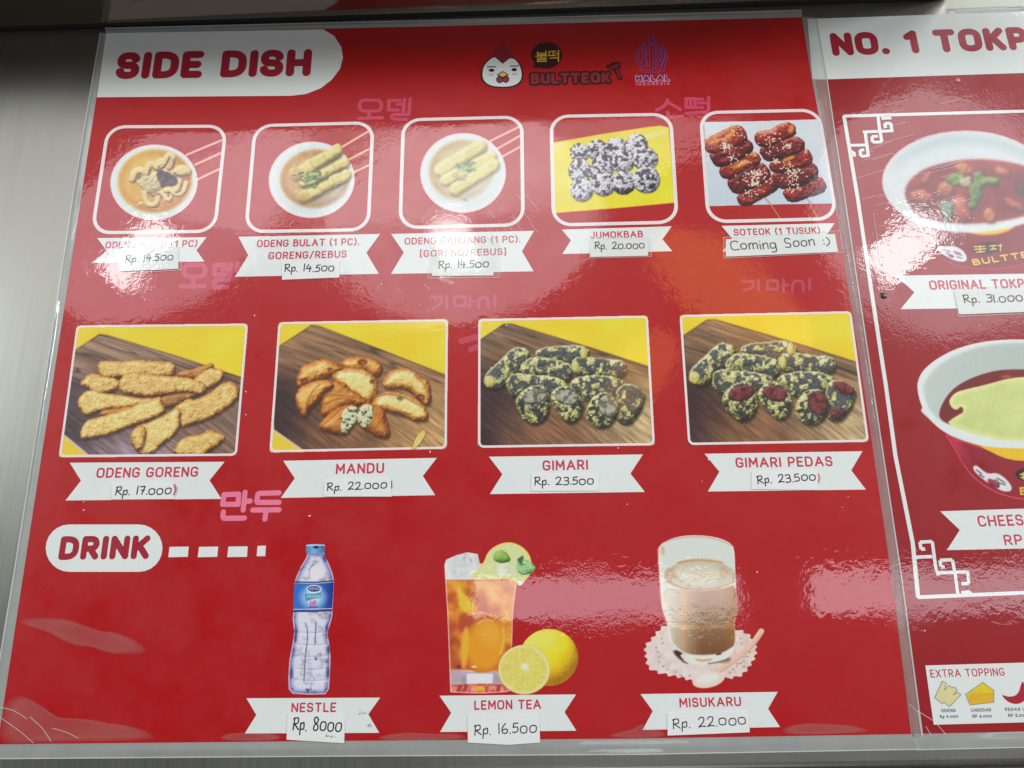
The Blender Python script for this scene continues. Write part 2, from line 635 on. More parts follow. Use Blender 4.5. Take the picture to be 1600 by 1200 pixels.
# ------------------------------------------------------------------ the counter, the ledge, the floor
def counter():
    y0, y1, x0, x1, r = -0.0190, 1.1, -0.9, 1.5, 0.005
    prof = [(y1, -0.03), (y1, 0.0)]
    for k in range(7):
        a = math.radians(90 + 90 * k / 6)
        prof.append((y0 + r + r * math.cos(a), -r + r * math.sin(a)))
    prof += [(y0, -0.035), (y0 + 0.02, -0.035)]
    n = len(prof)
    vs_ = [(x0, y, z) for y, z in prof] + [(x1, y, z) for y, z in prof]
    fs = [[i, i + 1, n + i + 1, n + i] for i in range(n - 1)]
    fs.append([n - 1, 0, n, 2 * n - 1])
    o = new_mesh('steel_counter', vs_, fs, M_STEEL)
    tag(o, 'brushed stainless steel counter top under the red menu boards', 'counter')


counter()


def floor():
    m = bpy.data.materials.new('floor_tile')
    m.use_nodes = True
    nt = m.node_tree
    b = nt.nodes['Principled BSDF']
    br = nd(nt, 'ShaderNodeTexBrick')
    br.inputs['Color1'].default_value = (0.10, 0.09, 0.08, 1)
    br.inputs['Color2'].default_value = (0.20, 0.19, 0.17, 1)
    br.inputs['Mortar'].default_value = (0.03, 0.03, 0.03, 1)
    br.inputs['Scale'].default_value = 2.2
    br.offset = 0.0
    br.inputs['Brick Width'].default_value = 0.5
    br.inputs['Row Height'].default_value = 0.5
    geo = nd(nt, 'ShaderNodeNewGeometry')
    nt.links.new(geo.outputs['Position'], br.inputs['Vector'])
    nt.links.new(br.outputs['Color'], b.inputs['Base Color'])
    b.inputs['Roughness'].default_value = 0.35
    o = new_mesh('floor', [(-3, -3, -0.9), (3, -3, -0.9), (3, 3, -0.9), (-3, 3, -0.9)], [[0, 1, 2, 3]], m)
    o['kind'] = 'structure'


floor()


def ledge():
    """long polished steel box standing on the counter along the top of the boards"""
    h, r = 0.125, 0.009
    a, b = np.array([-0.9, 0.4475]), np.array([0.583, 0.4590])
    d = (b - a) / np.linalg.norm(b - a)
    n = np.array([-d[1], d[0]])
    depth = 0.20
    foot = [a, b - d * r]
    for k in range(1, 7):
        t = math.radians(-90 + 90 * k / 6)
        foot.append(b - d * r + n * r + d * r * math.cos(t) + n * r * math.sin(t))
    foot += [b + n * depth, a + n * depth]
    m = len(foot)
    zs = [0.0045, h - 0.003, h]
    ins = [0, 0, 0.003]
    vs_ = []
    c = sum(foot) / m
    for z, i in zip(zs, ins):
        for p in foot:
            q = p + (c - p) / np.linalg.norm(c - p) * i
            vs_.append((q[0], q[1], z))
    fs = []
    for L_ in range(2):
        for i in range(m):
            j = (i + 1) % m
            fs.append([L_ * m + i, L_ * m + j, (L_ + 1) * m + j, (L_ + 1) * m + i])
    fs.append([2 * m + i for i in range(m)])
    fs.append([i for i in range(m)][::-1])
    root = empty('steel_ledge', (0, 0.5, 0))
    tag(root, 'dark polished steel ledge rising along the top edge of the menu boards', 'ledge')
    o = new_mesh('ledge_box', [(x, y - 0.5, z) for x, y, z in vs_], fs, M_LEDGE, root)
    # black strip painting in the shaded gap under it
    ms = bpy.data.materials.new('gap_black')
    ms.use_nodes = True
    ms.node_tree.nodes['Principled BSDF'].inputs['Base Color'].default_value = (0.012, 0.012, 0.012, 1)
    ms.node_tree.nodes['Principled BSDF'].inputs['Roughness'].default_value = 0.6
    vs_ = []
    for z in (0.0006, 0.0045):
        for p in foot:
            q = p + (c - p) / np.linalg.norm(c - p) * 0.0016
            vs_.append((q[0], q[1] - 0.5, z))
    fs = [[i, (i + 1) % m, m + (i + 1) % m, m + i] for i in range(m)]
    new_mesh('dark_gap_strip', vs_, fs, ms, root)


ledge()

# ------------------------------------------------------------------ menu boards
board = empty('menu_board', (0, 0, 0))
tag(board, 'large red laminated menu board headed SIDE DISH with food photos and a drink row', 'menu board')
board2 = empty('menu_board', (0, 0, 0))
tag(board2, 'partly seen red menu board on the right headed NO. 1 with soup bowls', 'menu board')

SH = [(166, 52), (400, 47.5), (800, 38), (1253, 27), (1268, 120), (1302, 300), (1349, 600), (1393, 900), (1424, 1147),
      (1000, 1154), (500, 1158), (-4, 1163)]
slab('print_sheet', SH, M_RED, board, 0.0007, Z0)
SH2 = [(1262, 28.5), (1600, 17), (1900, 7), (2010, 1130), (1600, 1143.5), (1428, 1147.3)]
ZB = 0.0003             # the right board lies under the left one
slab('print_sheet', SH2, M_RED2, board2, 0.0001, ZB)

# clear film round the print of the left board, slightly raised along its rim
def film(name, inner, outer, parent, z_in, hump, z_out, n=6, mat=None):
    pi, po = P(inner), P(outer)
    vs_, fs = [], []
    # resample along
    def res(p, m=40):
        s = np.concatenate([[0], np.cumsum(np.linalg.norm(np.diff(p, axis=0), axis=1))])
        t = np.linspace(0, s[-1], m)
        return np.stack([np.interp(t, s, p[:, 0]), np.interp(t, s, p[:, 1])], 1)
    pi, po = res(pi), res(po)
    m = len(pi)
    for i in range(m):
        hv = hump * (0.7 + 0.5 * math.sin(i * .37 + len(inner)))
        for k in range(n + 1):
            t = k / n
            q = pi[i] * (1 - t) + po[i] * t
            z = z_in * (1 - t) + z_out * t + hv * math.sin(math.pi * t) ** 2
            vs_.append((q[0], q[1], z))
    for i in range(m - 1):
        for k in range(n):
            a = i * (n + 1) + k
            fs.append([a, a + 1, a + n + 2, a + n + 1])
    o = new_mesh(name, vs_, fs, mat or M_FILM, parent, smooth=True)
    strokes('film_edge_glint', [outer], 1.7, M_EDGE_GLINT, o, max(z_out, 0.0003) + 0.00012, True)  # pale line paints the highlight along the film's rim
    return o


film('clear_margin', [(166, 52), (128, 300), (82, 600), (36, 900), (-4, 1163)],
     [(156, 50), (114, 300), (68, 600), (20, 900), (-26, 1178)], board, Z0, 0.0009, 0.0003)
film('clear_margin', [(-4, 1163), (500, 1158), (1000, 1154), (1424, 1147)],
     [(-26, 1186), (500, 1182), (1000, 1179), (1440, 1171)], board, Z0, 0.0006, 0.0003)
film('clear_margin', [(1253, 27), (1268, 120), (1302, 300), (1349, 600), (1393, 900), (1424, 1147)],
     [(1276, 27), (1292, 120), (1319, 300), (1364, 600), (1409, 900), (1442, 1150)], board, Z0, 0.0012, 0.0005, mat=M_FILM2)
film('clear_margin', [(1428, 1147.3), (1600, 1143.5), (1900, 1137)],
     [(1432, 1172), (1600, 1168), (1900, 1160)], board2, ZB, 0.0005, 0.0002)
film('clear_margin', [(166, 52), (700, 40.5), (1253, 27)], [(164, 44), (700, 31), (1253, 16)], board, Z0, 0.0006, 0.0008)
film('clear_margin', [(1480, 21), (1600, 17), (1900, 7)], [(1481, 13), (1600, 8), (1900, -3)], board2, ZB, 0.0006, 0.0003)

# heading panels
hp = flat('heading_panel', [(166, 52), (505, 46), (522, 56), (533, 73), (536, 90), (531, 108), (518, 125), (501, 138),
                            (478, 147), (455, 149.7), (151.5, 152)], M_WHITE, board, Z1)
text('lettering', 'SIDE DISH', (179, 124), (485, 119), 42, 0.265, M_LETTER, hp, Z2, gap=0.40)
z2b, z2t = ZB + 0.00006, ZB + 0.00012
hp2 = flat('heading_panel', [(1262, 28.5), (1600, 17), (1900, 7), (1908, 103), (1600, 113), (1292, 123), (1270, 123)],
           M_WHITE, board2, z2b)
text('lettering', 'NO. 1 TOKP', (1302, 86.5), (1611, 76.5), 36, 0.27, M_LETTER, hp2, z2t, gap=0.42)


def pill(x0, x1, y0, y1):
    r = (y1 - y0) / 2
    cy = (y0 + y1) / 2
    p = []
    for k in range(13):
        a = math.radians(90 - 180 * k / 12)
        p.append((x1 - r + r * math.cos(a), cy - r * math.sin(a)))
    for k in range(13):
        a = math.radians(-90 - 180 * k / 12)
        p.append((x0 + r + r * math.cos(a), cy - r * math.sin(a)))
    return p


dp = flat('heading_panel', pill(71.5, 254, 819.5, 893.5), M_WHITE, board, Z1)
text('lettering', 'DRINK', (90.5, 875), (232, 873.5), 37, 0.265, M_LETTER, dp, Z2, gap=0.40)
for q in ([(265, 854.5), (295, 854), (293.5, 870), (263, 870.7)], [(311, 854.5), (341, 854), (339.5, 870), (309, 870.7)],
          [(357, 854), (387, 853.7), (386, 870), (355, 870.5)], [(402.5, 853), (415.5, 852.5), (414.5, 869), (401, 869)]):
    flat('dash', q, M_WHITE, board, Z1)

# faded Korean words printed in the background
def ghost(name, lines, w, c, zz=Z1 - 0.00003):
    strokes(name, lines, w, print_mat('faded_pink_%d' % c[1], c), board, zz)


def oval(cx, cy, rx, ry):
    return [(cx, cy - ry), (cx + rx, cy - ry, min(rx, ry)), (cx + rx, cy + ry, min(rx, ry)), (cx - rx, cy + ry, min(rx, ry)),
            (cx - rx, cy - ry, min(rx, ry)), (cx, cy - ry)]


G1 = (186, 62, 92)
ghost('background_word', [oval(579, 165, 17, 8.5), [(578, 174), (576, 182)], [(560, 185), (597, 184)],
                          [(625, 157), (608, 157), (607, 172), (622, 172)], [(621, 163), (630, 163)],
                          [(632, 155), (630, 175)], [(641, 154), (639, 176)], [(639, 179), (612, 179, 6), (612, 186, 5), (636, 187)]], 5.5, G1)
ghost('background_word', [[(1043, 156), (1040, 165, 6), (1026, 172)], [(1044, 160), (1063, 171)],
                          [(1043, 175), (1044, 183)], [(1026, 184), (1066, 182)],
                          [(1086, 154), (1072, 154), (1072, 168), (1086, 168)], [(1079, 154), (1079, 168)], [(1092, 161), (1105, 161)],
                          [(1098, 155), (1086, 155), (1086, 168), (1098, 168)], [(1107, 152), (1107, 172)],
                          [(1074, 177), (1104, 175), (1104, 180)]], 5.5, (190, 66, 96))
ghost('background_word', [oval(304, 423, 16.5, 9), [(303, 433), (302, 444)], [(283, 447.5), (319, 447)],
                          [(352, 414), (336, 414), (335, 429), (352, 429)], [(348, 421), (360, 420)],
                          [(361, 413), (359, 430)], [(371, 412), (370, 422)], [(357, 437), (336, 437, 6), (334, 449, 6), (354, 449)]], 8, (184, 62, 90))
ghost('background_word', [[(673, 464), (690, 464), (688, 476, 5), (676, 482)], [(698, 463), (698, 480)],
                          [(710, 464), (727, 464), (727, 478), (710, 478), (710, 464)], [(734, 463), (734, 480)], [(735, 471), (742, 471)],
                          [(748, 481), (748, 465, 8), (763, 465, 8), (763, 481)], [(773, 462), (773, 480)]], 5, (174, 60, 82))
ghost('background_word', [[(1160, 440), (1177, 440), (1176, 450, 4), (1162, 454)], [(1185, 437), (1185, 453)],
                          [(1199, 439), (1215, 439), (1215, 452), (1199, 452), (1199, 439)], [(1224, 437), (1224, 455)], [(1226, 445), (1231, 445)],
                          [(1238, 456), (1238, 439, 8), (1255, 439, 8), (1255, 456)], [(1265, 436), (1265, 453)]], 5, (172, 58, 80))
ghost('background_word', [[(721, 533), (746, 526)], [(736, 546), (746, 542)]], 10, (176, 60, 80))
G2 = (224, 118, 148)
ghost('background_word', [[(350, 773), (373, 772), (372, 788), (348, 788), (350, 773)], [(383, 769), (380, 797)], [(382, 783), (391, 783)],
                          [(349, 800), (348, 810, 4), (382, 809.5)],
                          [(436, 770), (403, 771, 3), (401, 785, 3), (436, 785)], [(395, 797), (436, 796.5)], [(416, 797), (414, 811)]], 8, G2)

# emblems beside the top edge
M_BLACK = print_mat('black_print', (26, 12, 16))
lg = flat('rooster_emblem', chaikin([(751, 117), (753, 104), (763, 92), (773, 86), (790, 92), (800, 87), (812, 97), (818, 112),
                                    (817, 127), (806, 136), (784, 138.5), (762, 135), (752, 126)], 2), M_BLACK, board, Z1)
flat('face', chaikin([(753.5, 116), (755.5, 104), (764, 94), (774, 88), (785, 99), (799, 89), (810, 98), (815.5, 112),
                      (814.5, 126), (804, 134), (784, 136.3), (764, 133.5), (755, 125)], 2), M_WHITE, lg, Z2)
flat('comb', [(772.5, 89), (771, 82), (777.5, 73.5), (779, 75), (785.5, 66.5), (793.5, 73.5), (794, 77), (800.5, 81), (800, 88), (792, 95),
              (785.5, 100)], print_mat('comb_red', (120, 24, 36)), lg, Z2 + 1e-5)
flats('eye', [ellipse_px(768, 110, 4.3, 2.5), ellipse_px(803.5, 109, 4.3, 2.5)], M_BLACK, lg, Z2 + 1e-5)
strokes('brow', [[(761, 104.8), (775, 104.5)], [(797, 103.8), (811, 103.2)]], 2, M_BLACK, lg, Z2 + 1e-5, True)
flats('cheek', [ellipse_px(767.5, 117, 4.2, 1.7), ellipse_px(804, 115.8, 4.2, 1.7)], print_mat('cheek_pink', (215, 165, 175)), lg, Z2 + 1e-5)
flats('wattle', [ellipse_px(780.8, 124.5, 5.6, 5.6), ellipse_px(790.2, 124, 5.6, 5.6), ellipse_px(780.8, 124.7, 4.4, 4.3),
                 ellipse_px(790.2, 124.2, 4.4, 4.3)][:2], M_BLACK, lg, Z2 + 1e-5)
flats('wattle', [ellipse_px(780.8, 124.7, 4.4, 4.3), ellipse_px(790.2, 124.2, 4.4, 4.3)], print_mat('comb_red2', (140, 50, 58)), lg, Z2 + 3e-5)
flat('beak', [(776, 117.5), (782, 113), (785.5, 111.3), (789, 113), (795.5, 117), (785.5, 122.5)], M_BLACK, lg, Z2 + 4e-5)
flat('beak', [(778.5, 117), (785.5, 112.8), (793, 116.7), (785.5, 120.5)], print_mat('beak_yellow', (222, 184, 90)), lg, Z2 + 5e-5)

lb = flat('speech_bubble', chaikin([(836, 101), (829.5, 90), (831, 77), (843, 67), (858, 65.5), (871, 70), (879.5, 82), (877, 96), (866, 105),
                                    (853, 108), (843, 105.5), (830, 105.5), (833, 103)], 2), print_mat('dark_maroon_print', (46, 8, 14)), board, Z1)
strokes('lettering', [[(840, 81), (840, 86), (853, 86), (853, 80)], [(840, 83.5), (853, 83.5)], [(837, 88), (855, 87.5)], [(846, 88), (846, 90)],
                      [(839.5, 91), (853, 91), (853, 93.5), (840, 93.5), (840, 96.3), (854, 96)]], 1.9,
        print_mat('lettering_yellow', (212, 170, 50)), lb, Z2)
strokes('lettering', [[(863, 80.5), (858, 80.5), (858, 87), (863, 87)], [(868, 80.3), (864.5, 80.3), (864.5, 87), (868, 87)], [(868, 84), (872, 84)],
                      [(872.5, 79), (872.5, 89)], [(860, 91), (872.5, 90.5), (872.5, 96.5)]], 1.9,
        print_mat('lettering_yellow', (212, 170, 50)), lb, Z2)
wm = text('word_emblem', 'BULTTEOK', (826.5, 134.5), (957, 132), 22, 0.42, print_mat('dark_maroon_print', (46, 8, 14)), board, Z1, gap=0.36)
text('lettering', 'BULTTEOK', (829.5, 131.5), (954, 129.5), 16.5, 0.26, print_mat('dull_red_lettering', (128, 34, 46)), wm, Z2, gap=0.46)
ds = strokes('drumstick_emblem', [[(951, 104), (957, 107), (963, 109)], [(958, 101), (966, 100)], [(959, 106), (966, 104)], [(963, 109), (969, 122)]], 8,
             print_mat('dark_maroon_print', (46, 8, 14)), board, Z1)
strokes('drumstick', [[(953, 105), (957, 107)], [(961, 103), (966, 101)], [(958, 105), (964, 105)], [(964, 110), (969, 121)]], 4.5,
        print_mat('dull_red_lettering', (110, 28, 36)), ds, Z2)

leaf = [[(1017, 58), (1012, 68, 5), (1003, 74, 4), (997, 80, 5), (994, 91, 6), (1000, 101, 5), (1007, 102), (1008, 96)],
        [(1017, 58), (1021, 66, 5), (1031, 72, 4), (1038, 79, 5), (1043, 89, 5), (1037, 98, 4), (1036, 110, 4), (1030, 111), (1004, 111.5, 3), (1001, 108)],
        [(1006, 72), (1006, 101)], [(1012, 68), (1013, 102)], [(1018, 62), (1018, 68)], [(1023, 70), (1023, 110)], [(1029, 72), (1030, 102)],
        [(1034, 78), (1037, 88), (1031, 102)]]
hl = strokes('halal_emblem', leaf, 4.2, print_mat('emblem_pink', (176, 70, 118)), board, Z1)
strokes('emblem_lines', leaf, 2.1, print_mat('emblem_purple', (70, 22, 92)), hl, Z2)
h1 = text('lettering', 'HALAL', (993, 128.5), (1047.5, 127.5), 11, 0.38, print_mat('emblem_light_pink', (220, 140, 180)), hl, Z1, gap=0.42)
text('lettering', 'HALAL', (994.3, 127.2), (1046.2, 126.3), 8.6, 0.24, print_mat('emblem_purple', (70, 22, 92)), hl, Z2, gap=0.52)
text('lettering', 'INDONESIA', (994, 134), (1047, 133), 5, 0.26, print_mat('emblem_faded', (205, 100, 125)), hl, Z1, gap=0.75)

# ------------------------------------------------------------------ ribbons with names, price stickers
RIB = [
 ([(152, 372), (323, 370.7), (307, 391), (319.5, 408.7), (143, 411), (167, 392)], [('ODENG KUAH (1 PC)', (164, 388.5), (308, 385.8), 10.8)]),
 ([(372.5, 370), (594, 365.5), (572.5, 395), (592, 428), (367, 432.5), (388, 399)],
  [('ODENG BULAT (1 PC).', (401, 386.5), (561, 383.5), 11.5), ('GORENG/REBUS', (419, 405.5), (541.5, 402.7), 11.5)]),
 ([(611, 365.5), (834.5, 360.7), (815.5, 392.5), (833.7, 424), (611, 428), (631, 394.5)],
  [('ODENG PANJANG (1 PC).', (632, 382.5), (813, 379), 11), ('[GORENG/REBUS]', (656, 402), (791, 398.5), 11)]),
 ([(877.5, 358.7), (1049.5, 353.7), (1035, 374), (1050.5, 392.5), (878.7, 397), (892, 375.7)], [('JUMOKBAB', (923, 373), (1005, 371), 10.8)]),
 ([(1127.5, 353), (1304, 348.7), (1291, 368), (1306, 388), (1129, 393), (1143.7, 372.5)], [('SOTEOK (1 TUSUK)', (1147, 368.5), (1282, 365), 10.6)]),
 ([(109, 723), (351, 721.5), (327.5, 750.5), (346, 779.5), (102.5, 782), (126.7, 751)], [('ODENG GORENG', (150, 747), (309, 745), 16)]),
 ([(442.5, 720), (682.5, 715.5), (660.7, 743.7), (680, 773.7), (438.7, 778), (460.7, 747.5)], [('MANDU', (524.5, 741), (600, 739.3), 16.5)]),
 ([(764, 713.7), (1004.5, 710), (985, 740), (1007.5, 768.7), (765.5, 772), (785, 741)], [('GIMARI', (848, 735.5), (919, 734), 16)]),
 ([(1100.7, 709), (1347.5, 705), (1330, 735), (1353, 765), (1106, 768), (1124, 737)], [('GIMARI PEDAS', (1150, 731), (1301.5, 728.5), 16)]),
 ([(385, 1091), (594, 1090), (575.5, 1116), (592.5, 1145), (382.5, 1146), (400.5, 1117)], [('NESTLE', (455, 1113), (525, 1112.5), 15)]),
 ([(686.7, 1087), (900, 1085), (882, 1112.5), (900.5, 1141.7), (687.5, 1143.7), (705, 1113.7)], [('LEMON TEA', (741, 1109.3), (845.5, 1107.7), 15)]),
 ([(1000.7, 1084.5), (1215, 1081), (1200, 1107.5), (1218.7, 1136), (1004, 1140.5), (1020, 1111)], [('MISUKARU', (1062, 1105.5), (1158.5, 1103.3), 15)]),
]
RIBLAB = ['bowl with wavy fishcake', 'bowl of skewered round fishcake', 'bowl of long fishcake rolls', 'rice ball', 'glazed skewer', 'fried fishcake strip',
          'fried dumpling', 'seaweed roll', 'spicy seaweed roll', 'water bottle', 'iced lemon tea', 'brown milky drink']
for (q, lines), lab in zip(RIB, RIBLAB):
    rb = flat('name_ribbon', q, M_WHITE, board, Z1)
    rb['label'] = 'white ribbon naming the ' + lab + ' picture above it'
    for s, a, b, h in lines:
        text('lettering', s, a, b, h, 0.178, M_LETTER2, rb, Z2, gap=0.36)

r13 = flat('name_ribbon', [(1400, 430), (1600, 427), (1700, 425), (1708, 478.5), (1600, 480), (1408, 482.5), (1429.5, 456)], M_WHITE, board2, z2b)
text('lettering', 'ORIGINAL TOKP', (1454, 452.5), (1603, 449.5), 15, 0.178, M_LETTER2, r13, z2t, gap=0.36)
r14 = flat('name_ribbon', [(1470, 798.7), (1600, 794.5), (1760, 790), (1768, 852), (1600, 857), (1480.5, 859.5), (1500.7, 828)], M_WHITE, board2, z2b)
text('lettering', 'CHEES', (1530.5, 823), (1601.5, 820.7), 17.5, 0.165, M_LETTER2, r14, z2t, gap=0.36)
text('lettering', 'RP', (1571.5, 852), (1600, 851), 16.5, 0.165, M_LETTER2, r14, z2t, gap=0.36)

STK = [
 ([(189, 391), (279, 390), (279, 420.5), (188, 424.5)], 'Rp. 14.500', (196, 411), (271, 407.5), 11, 'wrinkled white price sticker reading Rp. 14.500 under the wavy fishcake bowl'),
 ([(441, 409), (529.5, 408.5), (530.5, 434), (441, 437.5)], 'Rp. 14.500', (444.5, 425), (522.5, 425.5), 11.5, 'white price sticker reading Rp. 14.500 under the round fishcake skewers'),
 ([(676, 401), (772, 403), (771, 431), (675, 431.5)], 'Rp. 14.500', (685, 421), (764, 418), 11.5, 'glaring white price sticker reading Rp. 14.500 under the long fishcake rolls'),
 ([(922, 376), (1012, 375), (1012.5, 400), (922, 402)], 'Rp. 20.000', (929, 390.5), (1007.5, 389.5), 11, 'white price sticker reading Rp. 20.000 under the rice balls'),
 ([(1134, 374.5), (1304, 366), (1309, 394), (1134, 401.5)], 'Coming Soon :)', (1142, 392), (1297, 384), 14.5, 'white paper strip reading Coming Soon under the glazed skewers'),
 ([(175, 755), (273, 754.5), (272, 780), (174, 780.5)], 'Rp. 17.000', (180, 774), (268, 772.5), 13, 'white price sticker reading Rp. 17.000 under the fried fishcake strips'),
 ([(506, 749), (610.5, 747), (612, 776), (506, 776)], 'Rp. 22.000', (511, 767.5), (605, 763.5), 12, 'white price sticker reading Rp. 22.000 under the fried dumplings'),
 ([(830, 741), (936.5, 741), (935, 767), (830, 767.5)], 'Rp. 23.500', (835, 759), (928, 758), 12.5, 'white price sticker reading Rp. 23.500 under the plain seaweed rolls'),
 ([(1174, 737), (1276.5, 736), (1280, 766), (1174, 764.5)], 'Rp. 23.500', (1183, 757), (1275, 751.5), 12.5, 'white price sticker reading Rp. 23.500 under the spicy dark red seaweed rolls'),
 ([(450, 1115.5), (539.5, 1116), (538, 1161), (448, 1155.5)], 'Rp. 8000', (457, 1141), (534, 1143), 19, 'stained white price sticker reading Rp. 8000 under the water bottle'),
 ([(731, 1117), (842, 1116), (844, 1160), (795, 1163.5), (731, 1160)], 'Rp. 16.500', (741, 1149), (839, 1144), 15.5, 'white price sticker reading Rp. 16.500 under the lemon tea'),
 ([(1042.5, 1114), (1169.5, 1111), (1171, 1144), (1043, 1149)], 'Rp. 22.000', (1051, 1138.5), (1166, 1132), 15, 'white price sticker reading Rp. 22.000 under the brown milky drink'),
 ([(1491, 455), (1612, 448.5), (1618, 486.5), (1499, 491)], 'Rp. 31.000', (1507, 474.5), (1600, 471.5), 12.5, 'white price sticker reading Rp. 31.000 on the right menu board'),
]
for k, (q, s, a, b, h, lab) in enumerate(STK):
    zb = Z0 if k < 12 else ZB
    st = slab('price_sticker', q, M_PAPER, None, zb + 0.00009, zb + 0.00048)
    tag(st, lab, 'sticker', 'handwritten price stickers on the menu boards')
    text('handwriting', s, a, b, h * 1.1, 0.132 if h < 14 else 0.108, M_PEN, st, zb + 0.00052, font=W, gap=0.22, jit=0.07, seed=k + 3)
    if k in (0, 2, 3, 4, 12):
        cx, cy = sum(p[0] for p in q) / len(q), sum(p[1] for p in q) / len(q)
        tq = [(cx + (x - cx) * (1.07 if k != 2 else 1.16) + 2, cy + (y - cy) * (1.22 if k != 2 else 2.2) - (1 if k != 2 else 14)) for x, y in q]
        tp = flat('clear_tape', tq, M_TAPE, st, zb + 0.00060)
        strokes('tape_edge', [tq + [tq[0]]], 0.5, M_SCRATCH, tp, zb + 0.00064, True)
strokes('printed_bracket', [[(272.5, 757.5), (276.5, 764, 4), (272, 773)]], 2.2, M_PENRED, board, Z1 + 0.00050)
strokes('printed_bracket', [[(612.3, 752), (612.3, 763)]], 1.2, print_mat('grey_mark', (70, 60, 66)), board, Z1 + 0.00050)
strokes('printed_bracket', [[(1278, 741), (1280, 747, 3), (1278, 754)]], 1.6, M_PENRED, board, Z1 + 0.00050)

# ------------------------------------------------------------------ right board: border with stepped corners, toppings box
BW = 5.6
bl = strokes('white_border', [[(1700, 170), (1319, 180.5)], [(1319.3, 180), (1341, 310), (1362, 452), (1385, 602), (1400, 712), (1427, 848), (1435.5, 934)],
                              [(1434.5, 933.2), (1700, 922)]], BW, M_WHITE, board2, z2b, True)
def z4(pts, x0, y0):
    return [(x0 + a / 4, y0 + b / 4) for a, b in pts]
strokes('stepped_corner', [z4(p, 1200, 0) for p in ([(690, 722), (702, 822)], [(595, 822), (784, 814)], [(778, 822), (770, 766), (732, 769), (737, 797)],
                           [(774, 734), (712, 737)], [(608, 815), (630, 975)], [(702, 815), (714, 884), (655, 886), (652, 850), (690, 848)],
                           [(500, 906), (622, 903)], [(630, 970), (583, 975), (577, 936), (604, 934)], [(522, 948), (538, 946), (542, 976)])], 5.2, M_WHITE, bl, z2t, True)
strokes('stepped_corner', [z4(p, 1200, 600) for p in ([(905, 985), (918, 1038)], [(985, 1030), (960, 1033), (953, 988), (1030, 984), (1052, 1150), (1068, 1196)],
                           [(905, 1083), (1030, 1078)], [(1058, 1180), (1252, 1174)], [(1108, 1142), (1085, 1144), (1078, 1102), (1155, 1098), (1172, 1180), (1190, 1315)],
                           [(1250, 1165), (1258, 1246), (1212, 1248)], [(1212, 1305), (1268, 1298), (1272, 1325)])], 5.2, M_WHITE, bl, z2t, True)

tb = flat('topping_box', [(1446.8, 1040), (1600, 1035.5), (1800, 1029.5), (1808, 1123), (1600, 1129), (1460, 1132.7)], M_WHITE, board2, z2b)
text('lettering', 'EXTRA TOPPING', (1455.5, 1059), (1571.5, 1056), 12.5, 0.14, M_LETTER2, tb, z2t, gap=0.36)
def z9(pts):
    return [(1430 + a / 9.23, 1020 + b / 9.23) for a, b in pts]
fc = z9([(400, 410), (458, 440), (430, 540), (495, 470), (540, 505), (570, 492), (615, 540), (560, 615), (620, 570), (670, 605), (500, 780), (430, 715), (395, 735), (290, 650)])
fi = flat('fishcake_icon', fc, print_mat('icon_cream', (202, 202, 146)), tb, z2t)
M_GREY = print_mat('grey_print', (120, 128, 128))
strokes('outline', [fc + [fc[0]]], 0.9, M_GREY, fi, z2t + 2e-5)
ch = z9([(735, 600), (910, 480), (985, 425), (1145, 545), (1145, 715), (800, 755)])
ci = flat('cheese_icon', ch, print_mat('icon_yellow', (208, 190, 40)), tb, z2t)
flat('cheese_side', z9([(765, 620), (850, 585), (1140, 578), (1140, 710), (802, 748)]), print_mat('icon_gold', (208, 168, 34)), ci, z2t + 2e-5)
strokes('outline', [ch + [ch[0]]], 0.9, M_GREY, ci, z2t + 3e-5)
flat('chili_icon', chaikin(z9([(1240, 595), (1350, 640), (1460, 622), (1510, 560), (1530, 480), (1560, 400), (1590, 470), (1640, 540), (1640, 640), (1560, 720), (1460, 748), (1340, 710)]), 2),
     print_mat('chili_red', (158, 24, 50)), tb, z2t)
M_TINY = print_mat('small_grey_lettering', (88, 96, 98))
W2 = dict(F); W2.update({k: W[k] for k in '0246'}); W2['p'] = W['p']
text('lettering', 'ODENG', (1472, 1113.3), (1494.5, 1112.7), 5.2, .2, M_TINY, tb, z2t, font=W2, gap=.4)
text('lettering', 'Rp 4.000', (1470, 1122.5), (1498.5, 1121.8), 5.2, .2, M_TINY, tb, z2t, font=W2, gap=.34)
text('lettering', 'CHEDDAR', (1518.5, 1112.6), (1550, 1111.8), 5.2, .2, M_TINY, tb, z2t, font=W2, gap=.4)
text('lettering', 'RP 6.000', (1521, 1122), (1551, 1121.2), 5.2, .2, M_TINY, tb, z2t, font=W2, gap=.34)
text('lettering', 'PEDAS L', (1572, 1111.4), (1603, 1110.6), 5.2, .2, M_TINY, tb, z2t, font=W2, gap=.4)
text('lettering', 'RP 2.000', (1577, 1120.8), (1607, 1120), 5.2, .2, M_TINY, tb, z2t, font=W2, gap=.34)

# ------------------------------------------------------------------ wear: lifted film, scratches, bits stuck to the film
def z4s(pts, x0, y0):
    return [(x0 + q[0] / 4, y0 + q[1] / 4) + tuple(r / 4 for r in q[2:]) for q in pts]


ZL = Z0 + 0.00042


